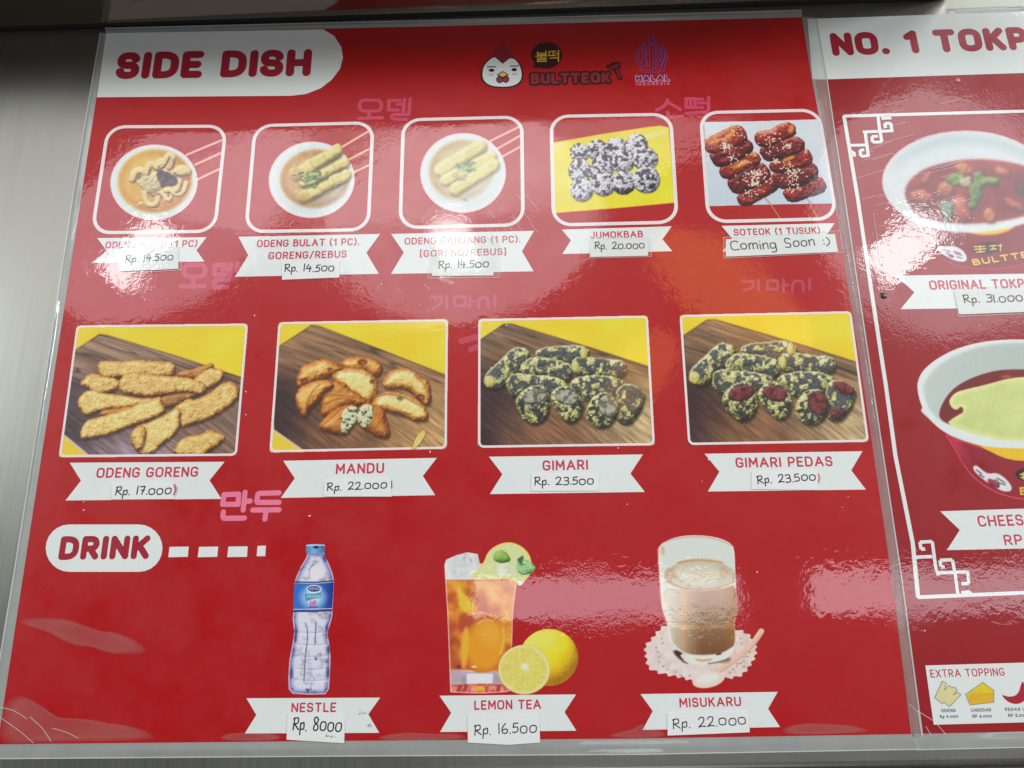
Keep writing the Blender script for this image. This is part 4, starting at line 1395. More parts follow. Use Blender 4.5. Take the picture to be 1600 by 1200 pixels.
def gimari(pedas):
    if not pedas:
        q = [(747.3, 498.7), (1012, 493.2), (1023.2, 695.8), (747, 699.9)]
        p = Pic(745, 492, 1025, 701, 740, 485, 5.455)
        T = lambda pts: pts
    else:
        q = [(1061.8, 492.4), (1329.8, 486.4), (1357.9, 690.4), (1075.3, 695.5)]
        p = Pic(1060, 485, 1360, 697, 1055, 480, 5.161)
        T = lambda pts: [(x * .976 + 27 + (y - 700) * .035, y * .958 - 11) for x, y in pts]
    wood(p, T([(40, 262), (255, 117), (325, 115), (1000, 318), (1520, 488), (1650, 540), (1650, 1200), (40, 1200)]),
         (128, 106, 84), (112, 88, 64), (56, 40, 40), (124, 92, 68), (170, 154, 118), None, 17 if not pedas else 19)
    Y_ = [(0, (38, 38, 24)), (.3, (106, 104, 64)), (.55, (168, 166, 104)), (.8, (196, 196, 140)), (1, (212, 214, 178))]
    D = ((66, 74, 72), .49, 36, .10)
    kw = dict(dome=64, bump=.55, cell=14, wob=9, wc=26, mott=.22, sh=(10, 24, 34, .75), grow=13)
    for k, pts in enumerate([
        [(530, 370), (590, 330), (700, 318), (850, 305), (972, 325), (975, 410), (860, 432), (780, 445), (640, 424), (560, 412)],
        [(840, 450), (890, 405), (1000, 408), (1150, 428), (1270, 438), (1305, 500), (1270, 562), (1150, 572), (1000, 548), (900, 545), (850, 505)],
        [(105, 580), (130, 530), (200, 460), (270, 400), (330, 340), (400, 318), (462, 350), (472, 400), (440, 445), (380, 505), (300, 565), (270, 625), (180, 668), (120, 642)],
        [(400, 500), (440, 440), (500, 408), (640, 418), (780, 448), (832, 480), (835, 560), (782, 605), (700, 572), (560, 552), (420, 545)],
        [(820, 640), (870, 588), (1000, 562), (1150, 568), (1262, 600), (1292, 660), (1240, 722), (1100, 725), (960, 765), (900, 702)],
        [(285, 620), (310, 558), (380, 548), (500, 558), (640, 568), (762, 600), (792, 650), (720, 695), (640, 695), (560, 685), (440, 695), (380, 722), (318, 722)],
        [(1220, 700), (1270, 638), (1350, 640), (1462, 708), (1442, 790), (1402, 880), (1330, 965), (1240, 952), (1210, 880), (1240, 780)]]):
        p.food(T(pts), Y_, seed=60 + k, spots=(D[0], .44 if k != 6 else .41, D[2], D[3], 4), **kw)
    ends = [((135, 605), 42, 46), ((940, 365), 28, 46), ((870, 480), 30, 46)]
    for (c, rx, ry), sd in zip(ends, (1, 2, 3)):
        p.food(T(ellipse_px(c[0], c[1], rx, ry)), [(0, (120, 114, 50)), (.5, (176, 172, 104)), (1, (200, 198, 140))], dome=40, bump=.3, cell=18, wob=5, seed=80 + sd, sh=None)
    faces = [((520, 735), 112, 66, -14), ((795, 738), 104, 66, 10), ((1150, 818), 84, 104, -12)]
    body = [[(370, 780), (400, 720), (470, 660), (580, 648), (642, 720), (642, 850), (600, 932), (520, 968), (430, 922), (388, 850)],
            [(668, 730), (720, 660), (820, 653), (890, 720), (932, 800), (912, 892), (850, 955), (780, 932), (720, 852), (675, 790)],
            [(968, 860), (1000, 780), (1060, 718), (1150, 708), (1222, 770), (1238, 850), (1202, 932), (1120, 995), (1030, 985), (978, 922)]]
    for k, (b, (c, rx, ry, rot)) in enumerate(zip(body, faces)):
        p.food(T(b), Y_, seed=90 + k, spots=((44, 50, 46), .50, 27, .10, 2), **kw)
        f = T(ellipse_px(c[0], c[1], rx, ry, rot))
        if pedas:
            r = [(0, (44, 20, 20)), (.4, (86, 40, 42)), (.7, (110, 54, 56)), (1, (140, 84, 84))]
            sp = ((74, 32, 34), .6, 40, .2)
        else:
            r = [(0, (70, 74, 66)), (.4, (124, 128, 114)), (.7, (158, 162, 142)), (1, (186, 190, 170))]
            sp = ((96, 100, 90), .52, 34, .14)
        p.fill(f, (40, 44, 44), line=None)
        p.food([(c2[0], c2[1]) for c2 in T(ellipse_px(c[0], c[1], rx - 8, ry - 8, rot))], r, dome=22, bump=.35, cell=13, wob=5, seed=100 + k, sh=None, spots=sp, mott=.15)
    if pedas:
        p.food(T([(1270, 650), (1350, 640), (1462, 708), (1430, 760), (1320, 720)]), [(0, (44, 18, 20)), (.5, (92, 40, 44)), (1, (130, 74, 76))], dome=40, bump=.5, cell=20, wob=8, seed=120, sh=None)
        p.food(T([(1240, 880), (1330, 850), (1380, 900), (1330, 962), (1250, 952)]), [(0, (30, 14, 16)), (.5, (70, 32, 34)), (1, (120, 80, 70))], dome=40, bump=.5, cell=20, wob=8, seed=121, sh=None)
    p.soften(1)
    o = p.build('dish_picture', board, Z1, False, chamfer(q))
    frame(o, q, 9 * MM, 3.6 * MM, 'printed photo of ' + ('seaweed rolls with dark red cut ends' if pedas else 'seaweed rolls with pale grey cut ends') + ' on a wooden board')


# ---- small rounded pictures of the first row
QF = [[(167, 196), (356, 195), (338, 364), (141, 366.5)], [(396.4, 194.3), (585.5, 189.4), (578, 361.6), (381.3, 364.7)],
      [(627.8, 185.2), (817.9, 180.5), (820, 354), (622.2, 358.5)], [(858.4, 179.8), (1050.2, 176.2), (1060.9, 349.6), (862.3, 354.5)],
      [(1091.7, 173.9), (1281.4, 169.7), (1310, 344.3), (1104.3, 349.3)]]


def sticks(p, lines, col=(232, 186, 176)):
    for a, b in lines:
        p.fill([a, b], col, line=27)
        p.fill([(a[0], a[1] + 6), (b[0], b[1] + 6)], (196, 132, 118), line=5, op=.6, blur=6)


def bowl(p, c, rx, ry, rot, soup, scols):
    p.ell(c[0], c[1], rx, ry, (226, 196, 194), rot)
    p.ell(c[0], c[1], rx - 9, ry - 9, (203, 214, 213), rot, blur=12)
    p.ell(c[0] + 10, c[1] + 4, rx - 50, ry - 46, (192, 206, 206), rot, blur=40, op=.8)
    w, d = p.ell(*soup[:4], scols[0], soup[4], blur=34)
    m = np.clip(d / 34 + .5, 0, 1)
    X, Y = p.X[w], p.Y[w]
    t = np.clip(((X - soup[0]) / soup[2] * .8 + (Y - soup[1]) / soup[3] * .6) * .55 + .5, 0, 1)[..., None]
    col = np.array(scols[0]) * (1 - t) + np.array(scols[1]) * t
    col = col + (p.noise(w, 120, 5, 3)[..., None] - .5) * 26
    e = np.clip(1 - abs(d - 30) / 60, 0, 1)[..., None]
    col = col - e * np.array((16, 24, 30))
    p.put(w, m, col)


def odeng_kuah():
    p = Pic(168, 216, 352, 352, 140, 180, 6.486, .7)
    sticks(p, [((985, 402), (1338, 255)), ((1072, 502), (1330, 385)), ((1096, 652), (1312, 548))])
    bowl(p, (653, 681), 446, 386, -4, (662, 668, 372, 318, -4), ((200, 170, 66), (182, 136, 76)))
    N = [(0, (72, 48, 26)), (.3, (144, 118, 70)), (.55, (196, 180, 122)), (1, (214, 206, 156))]
    kw = dict(bump=.12, cell=30, wob=3, mott=.12, grow=7, sh=(4, 10, 18, .45))
    p.food([(600, 600), (700, 560), (820, 540), (930, 620), (960, 720), (860, 790), (720, 840), (600, 800), (540, 720)], N, dome=40, seed=1, **kw)
    p.food([(438, 650), (455, 580), (500, 552), (548, 568), (572, 600), (588, 540), (610, 500), (655, 500), (685, 540), (700, 480), (735, 462), (765, 480)],
           N, dome=34, line=62, seed=2, smooth=2, **kw)
    p.food([(690, 530), (745, 505), (775, 440), (800, 400), (850, 410), (842, 470), (805, 530)], N, dome=30, line=50, seed=3, smooth=2, **kw)
    p.food([(835, 575), (880, 520), (960, 500), (1020, 540), (1035, 590), (1000, 615), (900, 625)], N, dome=60, seed=4, **kw)
    for ln in ([(445, 668), (470, 612), (512, 575), (548, 590), (590, 610), (604, 550), (640, 520), (676, 556), (712, 500), (760, 498)],
               [(700, 550), (760, 520), (795, 440), (822, 420), (826, 470), (790, 545)], [(572, 800), (590, 868), (640, 900), (674, 870), (690, 800), (740, 778), (778, 820), (800, 850)]):
        p.fill(ln, (120, 82, 48), 5, 2, 6, .8)
    p.fill([(900, 640), (1000, 610), (1030, 600), (1020, 660), (930, 660)], (150, 92, 60), 18, 1, op=.9)
    p.food([(470, 665), (560, 610), (680, 625), (742, 720), (702, 765), (590, 792), (515, 722)], [(0, (96, 90, 54)), (.4, (160, 152, 104)), (.7, (192, 186, 142)), (1, (214, 208, 172))],
           dome=40, bump=.8, cell=16, wob=8, seed=5, mott=.12, sh=(3, 8, 14, .4))
    p.food([(560, 790), (566, 850), (600, 905), (650, 915), (690, 880), (690, 820), (720, 790), (760, 800), (790, 855), (820, 850), (815, 790), (780, 750)],
           N, dome=26, line=44, seed=6, smooth=2, **kw)
    p.food([(770, 760), (830, 760), (870, 800), (925, 800), (965, 750), (980, 690)], N, dome=26, line=44, seed=7, smooth=2, **kw)
    p.food([(880, 760), (905, 720), (915, 670)], N, dome=24, line=42, seed=8, smooth=2, **kw)
    for c in ((500, 625, 22, 26), (610, 565, 14, 16), (700, 525, 12, 14), (690, 800, 34, 12), (800, 800, 12, 30), (905, 770, 26, 10), (850, 490, 10, 50)):
        p.ell(*c, (104, 70, 40), blur=14, op=.8)
    p.food([(682, 585), (720, 560), (800, 580), (890, 650), (884, 705), (780, 712), (735, 745), (690, 640)], [(0, (16, 10, 12)), (.6, (44, 34, 36)), (1, (84, 72, 74))],
           dome=22, bump=1.0, cell=14, wob=14, seed=9, sh=None)
    for k in range(26):
        r = random.Random(k)
        x, y = 600 + r.random() * 140, 640 + r.random() * 130
        p.fill([(x, y), (x + r.uniform(-22, 22), y + r.uniform(-16, 16))], r.choice([(206, 202, 160), (120, 118, 80), (150, 150, 110)]), line=6, op=.8)
    p.soften(2)
    o = p.build('dish_picture', board, Z1)
    frame(o, QF[0], 33 * MM, 6 * MM, 'printed photo of a white bowl of broth with wavy fishcake and black seaweed')


def greens(p, cx, cy, rx, ry, n, seed, pale=0.0):
    r = random.Random(seed)
    for k in range(n):
        x, y = cx + r.gauss(0, rx * .5), cy + r.gauss(0, ry * .5)
        c = r.choice([(52, 92, 58), (74, 118, 72), (38, 66, 44), (110, 140, 84), (168, 180, 110)])
        c = [v * (1 - pale) + 170 * pale for v in c]
        a = r.uniform(0, 3.1)
        ln = r.uniform(12, 30)
        p.fill([(x - ln * math.cos(a), y - ln * .5 * math.sin(a)), (x + ln * math.cos(a), y + ln * .5 * math.sin(a))], c, line=r.uniform(10, 18), blur=7, op=.9)


def odeng_bulat():
    p = Pic(418, 200, 586, 344, 375, 180, 6.486, .7)
    sticks(p, [((1020, 332), (1300, 165)), ((1112, 446), (1312, 342)), ((1160, 575), (1308, 508))], (236, 196, 160))
    bowl(p, (727, 655), 440, 390, -5, (760, 645, 350, 292, -6), ((180, 146, 78), (168, 158, 140)))
    N = [(0, (88, 78, 36)), (.3, (152, 138, 76)), (.6, (194, 186, 112)), (1, (210, 208, 148))]
    kw = dict(bump=.2, cell=30, wob=6, mott=.12, grow=18, sh=(6, 20, 26, .55))
    for k, (ln, w_) in enumerate([([(560, 590), (690, 530), (800, 468), (940, 385), (985, 360)], 118), ([(650, 680), (770, 630), (900, 565), (1060, 475)], 96),
                                  ([(640, 830), (760, 785), (880, 715), (1070, 605)], 104)]):
        p.food(ln, N, dome=50, line=w_, seed=10 + k, smooth=1, bump=.2, cell=26, wob=17, wc=74, mott=.14, grow=4, sh=(6, 20, 26, .55))
    for c in ((605, 570), (735, 505), (865, 430), (715, 655), (830, 600), (965, 530), (700, 810), (820, 755), (955, 672)):
        p.fill([(c[0] - 24, c[1] - 46), (c[0] - 6, c[1]), (c[0] + 20, c[1] + 40)], (132, 108, 60), 12, 1, 7, .55)
    p.ell(560, 600, 70, 60, (176, 136, 76), blur=50, op=.7)
    p.ell(640, 835, 60, 46, (176, 136, 76), blur=50, op=.7)
    greens(p, 710, 640, 130, 80, 70, 4)
    p.fill([(660, 690), (760, 650), (780, 670), (690, 705)], (190, 196, 130), 10, 1)
    p.fill([(535, 770), (590, 750), (595, 775), (560, 785)], (196, 176, 110), 10, 1)
    p.soften(3)
    o = p.build('dish_picture', board, Z1)
    frame(o, QF[1], 33 * MM, 6 * MM, 'printed photo of a white plate with three skewers of round fishcake and chopped greens')


def odeng_panjang():
    p = Pic(654, 186, 824, 336, 615, 175, 6.486, .7)
    sticks(p, [((985, 292), (1275, 150)), ((1060, 368), (1285, 240)), ((1110, 450), (1288, 350))], (226, 186, 168))
    bowl(p, (705, 618), 438, 408, -4, (690, 590, 330, 300, -20), ((182, 166, 116), (192, 198, 180)))
    N = [(0, (120, 108, 60)), (.3, (164, 154, 94)), (.6, (192, 188, 118)), (1, (206, 208, 150))]
    kw = dict(bump=.2, cell=36, wob=4, mott=.12, sh=(6, 18, 30, .4))
    for k, (a, b, w_) in enumerate([((480, 585), (880, 345), 132), ((530, 690), (990, 455), 112), ((630, 785), (1010, 540), 124)]):
        p.food([a, ((a[0] + b[0]) / 2, (a[1] + b[1]) / 2), b], N, dome=52, line=w_, seed=50 + k, smooth=0, **kw)
    greens(p, 720, 560, 96, 70, 60, 8, .15)
    greens(p, 690, 680, 40, 30, 8, 9, .35)
    p.ell(622, 642, 30, 24, (150, 134, 86), blur=10)
    p.ell(622, 640, 16, 12, (196, 184, 126), blur=8)
    p.fill([(705, 885), (745, 900)], (96, 110, 110), line=12, blur=6)
    p.soften(4)
    o = p.build('dish_picture', board, Z1, fade=.10)
    frame(o, QF[2], 33 * MM, 6 * MM, 'printed photo of a white bowl with three long fishcake rolls on sticks')


def jumokbab():
    p = Pic(858, 175, 1062, 355, 850, 165, 6.154, .7)
    tray = [(60, 358), (560, 270), (1000, 203), (1110, 190), (1200, 206), (1260, 938), (700, 990), (80, 1040)]
    p.fill(tray, (222, 150, 70))
    t2 = [(60, 366), (560, 278), (1000, 211), (1110, 198), (1200, 214), (1258, 928), (700, 980), (80, 1030)]
    w, d = p.fill(t2, (206, 198, 50))
    p.put(w, np.clip(d / 10 + .5, 0, 1), np.array((206, 200, 46)) + (p.noise(w, 300, 3, 2)[..., None] - .5) * np.array((30, 24, 40)))
    p.fill([(980, 300), (1080, 275), (1160, 250)], (214, 214, 180), 40, 2, 34, .8)
    p.fill([(600, 350), (760, 325), (900, 300)], (206, 206, 150), 40, 2, 20, .6)
    p.fill([(100, 400), (180, 390)], (206, 210, 176), 40, 0, 60, .6)
    R_ = [(0, (84, 86, 96)), (.3, (146, 150, 158)), (.55, (186, 192, 198)), (1, (214, 220, 222))]
    for k, (x, y, r) in enumerate([(345, 455, 84), (510, 425, 92), (695, 415, 98), (890, 385, 104), (345, 625, 104), (570, 585, 104), (755, 535, 108), (975, 515, 112),
                                   (480, 640, 50), (365, 805, 110), (575, 755, 108), (765, 740, 108), (985, 715, 122)]):
        p.food(ellipse_px(x, y, r, r * .96, k * 30), R_, dome=r * .8, bump=.75, cell=15, wob=9, seed=130 + k, smooth=0, sh=(4, 12, 26, .5),
               spots=((40, 40, 50), .55, 27, .07), mott=.1, grow=12)
    p.soften(1)
    o = p.build('dish_picture', board, Z1, clip=rr_quad_px(QF[3]))
    frame(o, QF[3], 33 * MM, 6 * MM, 'printed photo of a yellow tray of white rice balls flecked with black seaweed')


def rr_quad_px(q):
    """inside of a rounded frame, in photo pixels"""
    tl, tr, br, bl = [np.array(a, float) for a in q]
    pts = []
    f = 0.16
    for u, v in [(f, .012), (1 - f, .012), (1 - f * .3, f * .3), (.985, f), (.985, 1 - f), (1 - f * .3, 1 - f * .3), (1 - f, .985), (f, .985), (f * .3, 1 - f * .3), (.015, 1 - f), (.015, f), (f * .3, f * .3)]:
        pts.append(tuple(tl * (1 - u) * (1 - v) + tr * u * (1 - v) + bl * (1 - u) * v + br * u * v))
    return pts


def soteok():
    p = Pic(1090, 168, 1312, 350, 1085, 165, 6.152, .7)
    w, d = p.fill([(90, 158), (600, 150), (1170, 132), (1300, 128), (1340, 942), (700, 952), (130, 968)], (196, 208, 212))
    m = np.clip(d / 5 + .5, 0, 1)
    p.put(w, m, np.array((200, 212, 214)) - np.clip((p.Y[w] - 250) / 900, 0, 1)[..., None] * np.array((24, 18, 8)))
    p.fill([(665, 870), (740, 960), (822, 1080)], (170, 130, 90), line=13)
    p.fill([(1072, 870), (1120, 970), (1185, 1075)], (176, 140, 104), line=13)
    p.fill([(1120, 930), (1150, 1075)], (150, 110, 80), line=7)
    A = [(0, (40, 8, 12)), (.35, (88, 20, 24)), (.6, (122, 32, 32)), (.85, (150, 52, 42)), (1, (206, 150, 130))]
    G = [(0, (50, 12, 12)), (.35, (108, 32, 24)), (.6, (134, 50, 36)), (.85, (170, 86, 50)), (1, (206, 156, 104))]
    Dk = [(0, (30, 6, 12)), (.4, (74, 16, 24)), (.7, (110, 32, 36)), (1, (190, 130, 120))]
    kw = dict(dome=62, bump=.35, cell=42, wob=7, mott=.2, grow=24, sh=(8, 20, 26, .55), L=(-.2, -.72, .62))
    for k, (pts, r) in enumerate([
        ([(430, 880), (520, 810), (640, 740), (740, 675), (792, 720), (805, 780), (700, 842), (590, 905), (500, 955), (445, 935)], A),
        ([(330, 710), (420, 640), (580, 560), (662, 580), (712, 650), (690, 705), (560, 775), (430, 835), (365, 812)], Dk),
        ([(250, 620), (300, 570), (450, 500), (560, 453), (622, 500), (602, 562), (450, 625), (340, 690), (280, 675)], G),
        ([(165, 460), (330, 390), (480, 318), (548, 390), (532, 442), (420, 505), (300, 558), (230, 575), (190, 535)], Dk),
        ([(108, 370), (130, 330), (260, 268), (400, 206), (452, 220), (492, 300), (470, 345), (300, 405), (170, 445), (122, 420)], G),
        ([(865, 830), (980, 780), (1100, 720), (1200, 698), (1255, 770), (1222, 825), (1100, 855), (950, 915), (898, 892)], A),
        ([(770, 650), (900, 590), (1060, 568), (1150, 580), (1178, 650), (1130, 712), (1000, 765), (860, 785), (788, 755)], Dk),
        ([(730, 570), (850, 500), (960, 440), (1070, 428), (1112, 490), (1112, 555), (980, 595), (860, 625), (760, 625)], A),
        ([(640, 430), (700, 388), (850, 338), (960, 308), (1032, 350), (1042, 412), (900, 475), (760, 515), (690, 512)], Dk),
        ([(592, 310), (620, 265), (730, 258), (880, 176), (952, 210), (958, 272), (800, 335), (700, 385), (620, 372)], A)]):
        p.food(pts, r, seed=150 + k, **kw)
    for c in ((340, 285, 60, 22, -28), (190, 345, 44, 20, -25), (440, 565, 84, 26, -28), (905, 510, 60, 22, -25), (930, 225, 28, 40, 20)):
        p.ell(*c[:4], (224, 172, 84), c[4], blur=26, op=.7, wob=8, seed=int(c[0]))
    for ln in ([(390, 710), (450, 650), (560, 590)], [(480, 340), (520, 380)], [(1080, 610), (1150, 610)], [(1110, 745), (1190, 735)]):
        p.fill(ln, (214, 160, 160), 8, 2, 8, .6)
    r = random.Random(5)
    for cx, cy, s_, n in ((305, 385, 32, 46), (598, 660, 44, 62), (575, 750, 40, 44), (360, 510, 46, 16), (955, 650, 60, 60), (885, 390, 34, 26), (790, 540, 26, 20),
                          (960, 775, 50, 24), (735, 300, 50, 18), (530, 855, 36, 16), (440, 280, 60, 12), (480, 700, 60, 12), (740, 400, 60, 14), (470, 520, 70, 12), (900, 560, 60, 10), (700, 720, 30, 8)):
        for _ in range(n):
            x, y, a = r.gauss(cx, s_ * .8), r.gauss(cy, s_ * .6), r.uniform(0, 180)
            p.ell(x, y, 9, 5, r.choice([(228, 206, 186), (214, 186, 166), (236, 220, 200)]), a)
    o = p.build('dish_picture', board, Z1, clip=rr_quad_px(QF[4]))
    frame(o, QF[4], 33 * MM, 6 * MM, 'printed photo of two glazed red brown skewers sprinkled with sesame on a white tray')


# ---- drinks
def bottle():
    p = Pic(446, 848, 528, 1088, 430, 840, 4.706, .6)
    cap = [(228, 56), (245, 48), (350, 48), (366, 56), (363, 108), (345, 115), (242, 117), (225, 108)]
    body = [(240, 110), (228, 150), (190, 215), (158, 285), (143, 330), (136, 540), (130, 600), (142, 690), (126, 800), (106, 900), (98, 1040), (102, 1115), (128, 1146),
            (250, 1154), (368, 1150), (394, 1112), (402, 1000), (406, 880), (396, 780), (380, 700), (402, 640), (418, 580), (420, 540), (432, 320), (420, 260), (392, 190), (366, 140), (358, 110)]
    w, d = p.fill(body, (222, 200, 214), 8)
    w, d = p.fill(body, (204, 206, 222), 9)
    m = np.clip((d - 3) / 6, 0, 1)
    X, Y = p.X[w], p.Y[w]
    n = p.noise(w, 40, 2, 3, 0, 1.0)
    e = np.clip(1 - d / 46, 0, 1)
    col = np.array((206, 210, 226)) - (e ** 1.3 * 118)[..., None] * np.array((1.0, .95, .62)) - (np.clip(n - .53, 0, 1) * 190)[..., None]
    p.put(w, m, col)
    for y in (690, 780, 865, 960, 1042):
        p.fill([(150, y), (270, y + 10), (385, y)], (168, 172, 196), 10, 2, 8, .8)
        p.fill([(150, y + 12), (270, y + 22), (385, y + 12)], (226, 228, 236), 10, 2, 8, .7)
    for ln in ([(222, 630), (236, 660), (240, 740), (222, 860), (212, 1060)], [(300, 630), (296, 700), (294, 780)], [(250, 300), (252, 230), (280, 195)], [(180, 240), (215, 215)],
               [(390, 620), (376, 670), (380, 740)], [(150, 640), (158, 700), (146, 770)], [(392, 790), (392, 850)], [(226, 1110), (246, 1140)], [(268, 1130), (262, 1105)]):
        p.fill(ln, (72, 76, 104), 7, 2, 8, .75)
    for c in ((152, 690, 12, 26), (380, 665, 10, 24), (148, 740, 10, 26), (392, 825, 12, 22), (120, 1000, 12, 40), (388, 990, 12, 40), (366, 150, 12, 30), (300, 890, 10, 12), (240, 1122, 14, 10)):
        p.ell(*c, (62, 70, 108), blur=14, op=.8)
    p.ell(300, 260, 60, 50, (222, 220, 232), blur=40, op=.8)
    # label
    lab = [(140, 336), (290, 340), (431, 330), (418, 530), (280, 536), (134, 540)]
    w, d = p.fill(lab, (60, 110, 180))
    X, Y = p.X[w], p.Y[w]
    k = np.clip(1 - np.hypot((X - 278) / 120, (Y - 440) / 105), 0, 1)[..., None]
    k2 = np.clip((X - 330) / 90, 0, 1)[..., None]
    col = np.array((52, 106, 178)) * (1 - k2) + np.array((30, 50, 128)) * k2
    col = col + (np.array((176, 206, 232)) - col) * np.clip(k * 1.6, 0, 1)
    p.put(w, np.clip(d / p.u + .5, 0, 1), col)
    p.fill([(146, 326), (290, 330), (430, 318)], (44, 52, 92), 6, 0, 10)
    p.fill([(134, 541), (280, 542), (416, 534)], (34, 30, 62), 6, 0, 11)
    p.fill([(136, 528), (416, 522)], (190, 200, 220), 4, 0, 6)
    p.ell(286, 378, 56, 29, (226, 232, 240))
    p.ell(286, 377, 48, 22, (40, 54, 108))
    for x in range(250, 324, 12):
        p.fill([(x, 384), (x + 4, 370 - (x % 5) * 2)], (190, 198, 222), line=5)
    p.fill([(218, 412), (280, 414), (340, 403), (335, 444), (280, 450), (222, 470)], (76, 140, 168))
    for x in range(234, 326, 13):
        p.fill([(x, 440), (x + 6, 424)], (190, 220, 230), line=5)
    for ln in ([(262, 468), (260, 500), (268, 500)], [(282, 468), (278, 500)], [(292, 466), (300, 468), (290, 500)], [(270, 480), (290, 480)]):
        p.fill(ln, (226, 60, 140), line=8)
    p.fill([(250, 512), (310, 510)], (36, 50, 104), 4, 0, 8, .8)
    w, d = p.fill(cap, (108, 162, 204))
    X = p.X[w]
    k = np.clip(abs(X - 285) / 70, 0, 1)[..., None]
    p.put(w, np.clip(d / p.u + .5, 0, 1), np.array((126, 182, 218)) * (1 - k) + np.array((70, 110, 150)) * k)
    p.ell(300, 70, 22, 12, (36, 56, 110), blur=8)
    p.fill([(232, 58), (300, 54), (362, 58)], (196, 216, 230), 6, 1, 8)
    p.ell(345, 66, 10, 6, (40, 60, 110), blur=5)
    for x in range(236, 362, 12):
        p.fill([(x, 84), (x, 108)], (86, 136, 178), 4, 0, 4, .5)
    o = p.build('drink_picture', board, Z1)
    o['label'] = 'printed cut-out photo of a clear water bottle with blue label and cap'


def lemon_tea():
    p = Pic(692, 843, 908, 1086, 680, 835, 4.617, .7)
    # lemons
    w, d = p.ell(820, 888, 212, 206, (214, 130, 60))
    p.food(ellipse_px(821, 888, 208, 202), [(0, (150, 110, 20)), (.35, (196, 166, 24)), (.6, (214, 198, 34)), (1, (222, 214, 110))], dome=200, bump=.06, cell=16, wob=1, seed=3, sh=None, smooth=0, mott=.08)
    glass = [(66, 218), (72, 330), (88, 580), (104, 960), (110, 1130), (130, 1142), (330, 1148), (540, 1132), (548, 1000), (552, 800), (560, 560), (592, 320), (596, 200)]
    w, d = p.fill(glass, (226, 190, 180), 5)
    tea = [(76, 330), (590, 322), (558, 560), (548, 800), (545, 990), (110, 975), (92, 580)]
    w, d = p.fill(tea, (196, 120, 60), 5)
    X, Y = p.X[w], p.Y[w]
    n = p.noise(w, 90, 4, 3)[..., None]
    n2 = p.noise(w, 45, 9, 3)[..., None]
    col = np.array((176, 92, 44)) + (np.array((214, 160, 62)) - np.array((176, 92, 44))) * np.clip((n - .3) * 2.0, 0, 1)
    col = col + (np.array((140, 62, 32)) - col) * (np.clip(1 - (X - 80) / 120, 0, 1) * np.clip((Y - 560) / 200, 0, 1))[..., None] * .7
    col = col + (np.array((214, 168, 120)) - col) * (np.clip((560 - Y) / 240, 0, 1) * np.clip((X - 180) / 200, 0, 1))[..., None] * .7
    col = col + (n2 - .5) * 40
    p.put(w, np.clip(d / 5 + .5, 0, 1), col)
    p.fill([(160, 350), (200, 420), (250, 470), (290, 540), (190, 560), (160, 480)], (214, 190, 66), 26, 1, op=.85, wob=10)
    p.fill([(180, 580), (240, 560), (310, 600), (260, 700), (180, 720), (160, 640)], (158, 70, 50), 22, 1, op=.8, wob=10)
    p.ell(350, 805, 156, 200, (178, 108, 34), 8, blur=14, op=.9)
    p.ell(362, 800, 136, 178, (206, 146, 40), 8, blur=50, op=.95, wob=10)
    p.ell(400, 720, 80, 90, (214, 164, 66), 8, blur=70, op=.6)
    p.ell(215, 815, 28, 150, (220, 176, 60), 4, blur=22, op=.8)
    p.fill([(490, 680), (500, 760), (470, 860)], (218, 186, 84), 14, 2, 16, .8)
    p.fill([(240, 580), (330, 560), (440, 590)], (216, 196, 120), 14, 2, 12, .7)
    p.ell(280, 955, 18, 6, (240, 226, 190), blur=6)
    p.ell(170, 955, 16, 14, (110, 44, 36), blur=8)
    # heavy foot of the glass
    w, d = p.fill([(108, 972), (330, 1000), (548, 978), (545, 1085), (330, 1082), (112, 1085)], (172, 158, 170), 6)
    p.put(w, np.clip(d / 6 + .5, 0, 1) * .6, np.array((172, 158, 170)) + (p.noise(w, 50, 6, 3)[..., None] - .5) * 70)
    p.fill([(226, 1004), (418, 1004), (414, 1074), (228, 1078)], (214, 218, 220), 6)
    w, d = p.fill([(112, 1085), (330, 1078), (545, 1085), (540, 1132), (330, 1146), (125, 1140)], (200, 130, 100), 5)
    n = p.noise(w, 26, 12, 2, 90, 2.0)[..., None]
    p.put(w, np.clip(d / 5 + .5, 0, 1), np.array((150, 56, 40)) + np.clip(n - .35, 0, 1) * np.array((170, 200, 220)))
    p.ell(320, 1112, 36, 22, (222, 170, 60), blur=16)
    for ln in ([(70, 220), (76, 330), (92, 580), (106, 960), (112, 1130)], [(594, 220), (590, 322), (558, 560), (552, 800)], [(112, 1136), (330, 1146), (520, 1134)]):
        p.fill(ln, (224, 200, 190), 6, 1, 8, .8)
    p.fill([(74, 330), (330, 334), (590, 322)], (150, 96, 80), 6, 1, 6, .7)
    # ice and lemon slice on the rim
    w, d = p.fill([(68, 214), (78, 182), (150, 150), (232, 128), (308, 142), (322, 208), (330, 322), (72, 326)], (206, 212, 212), 5)
    p.put(w, np.clip(d / 5 + .5, 0, 1), np.array((206, 212, 212)) + (p.noise(w, 60, 15, 3)[..., None] - .5) * 60)
    p.fill([(210, 165), (206, 178)], (110, 110, 120), 4, 0, 8, .7)
    p.fill([(254, 175), (260, 200)], (110, 110, 120), 4, 0, 7, .7)
    sl = [(350, 200), (375, 130), (430, 82), (500, 56), (560, 56), (630, 86), (680, 140), (700, 210), (690, 290), (640, 350), (600, 380), (594, 322), (230, 322), (300, 262)]
    p.fill(sl, (220, 190, 84), 5, 1)
    p.fill([(x * .97 + 14, y * .97 + 8) for x, y in sl], (204, 206, 142), 8, 1)
    w, d = p.fill([(x * .86 + 68, y * .86 + 30) for x, y in sl], (196, 208, 156), 20, 1, op=.8)
    p.ell(505, 255, 60, 50, (214, 220, 206), blur=30, op=.9)
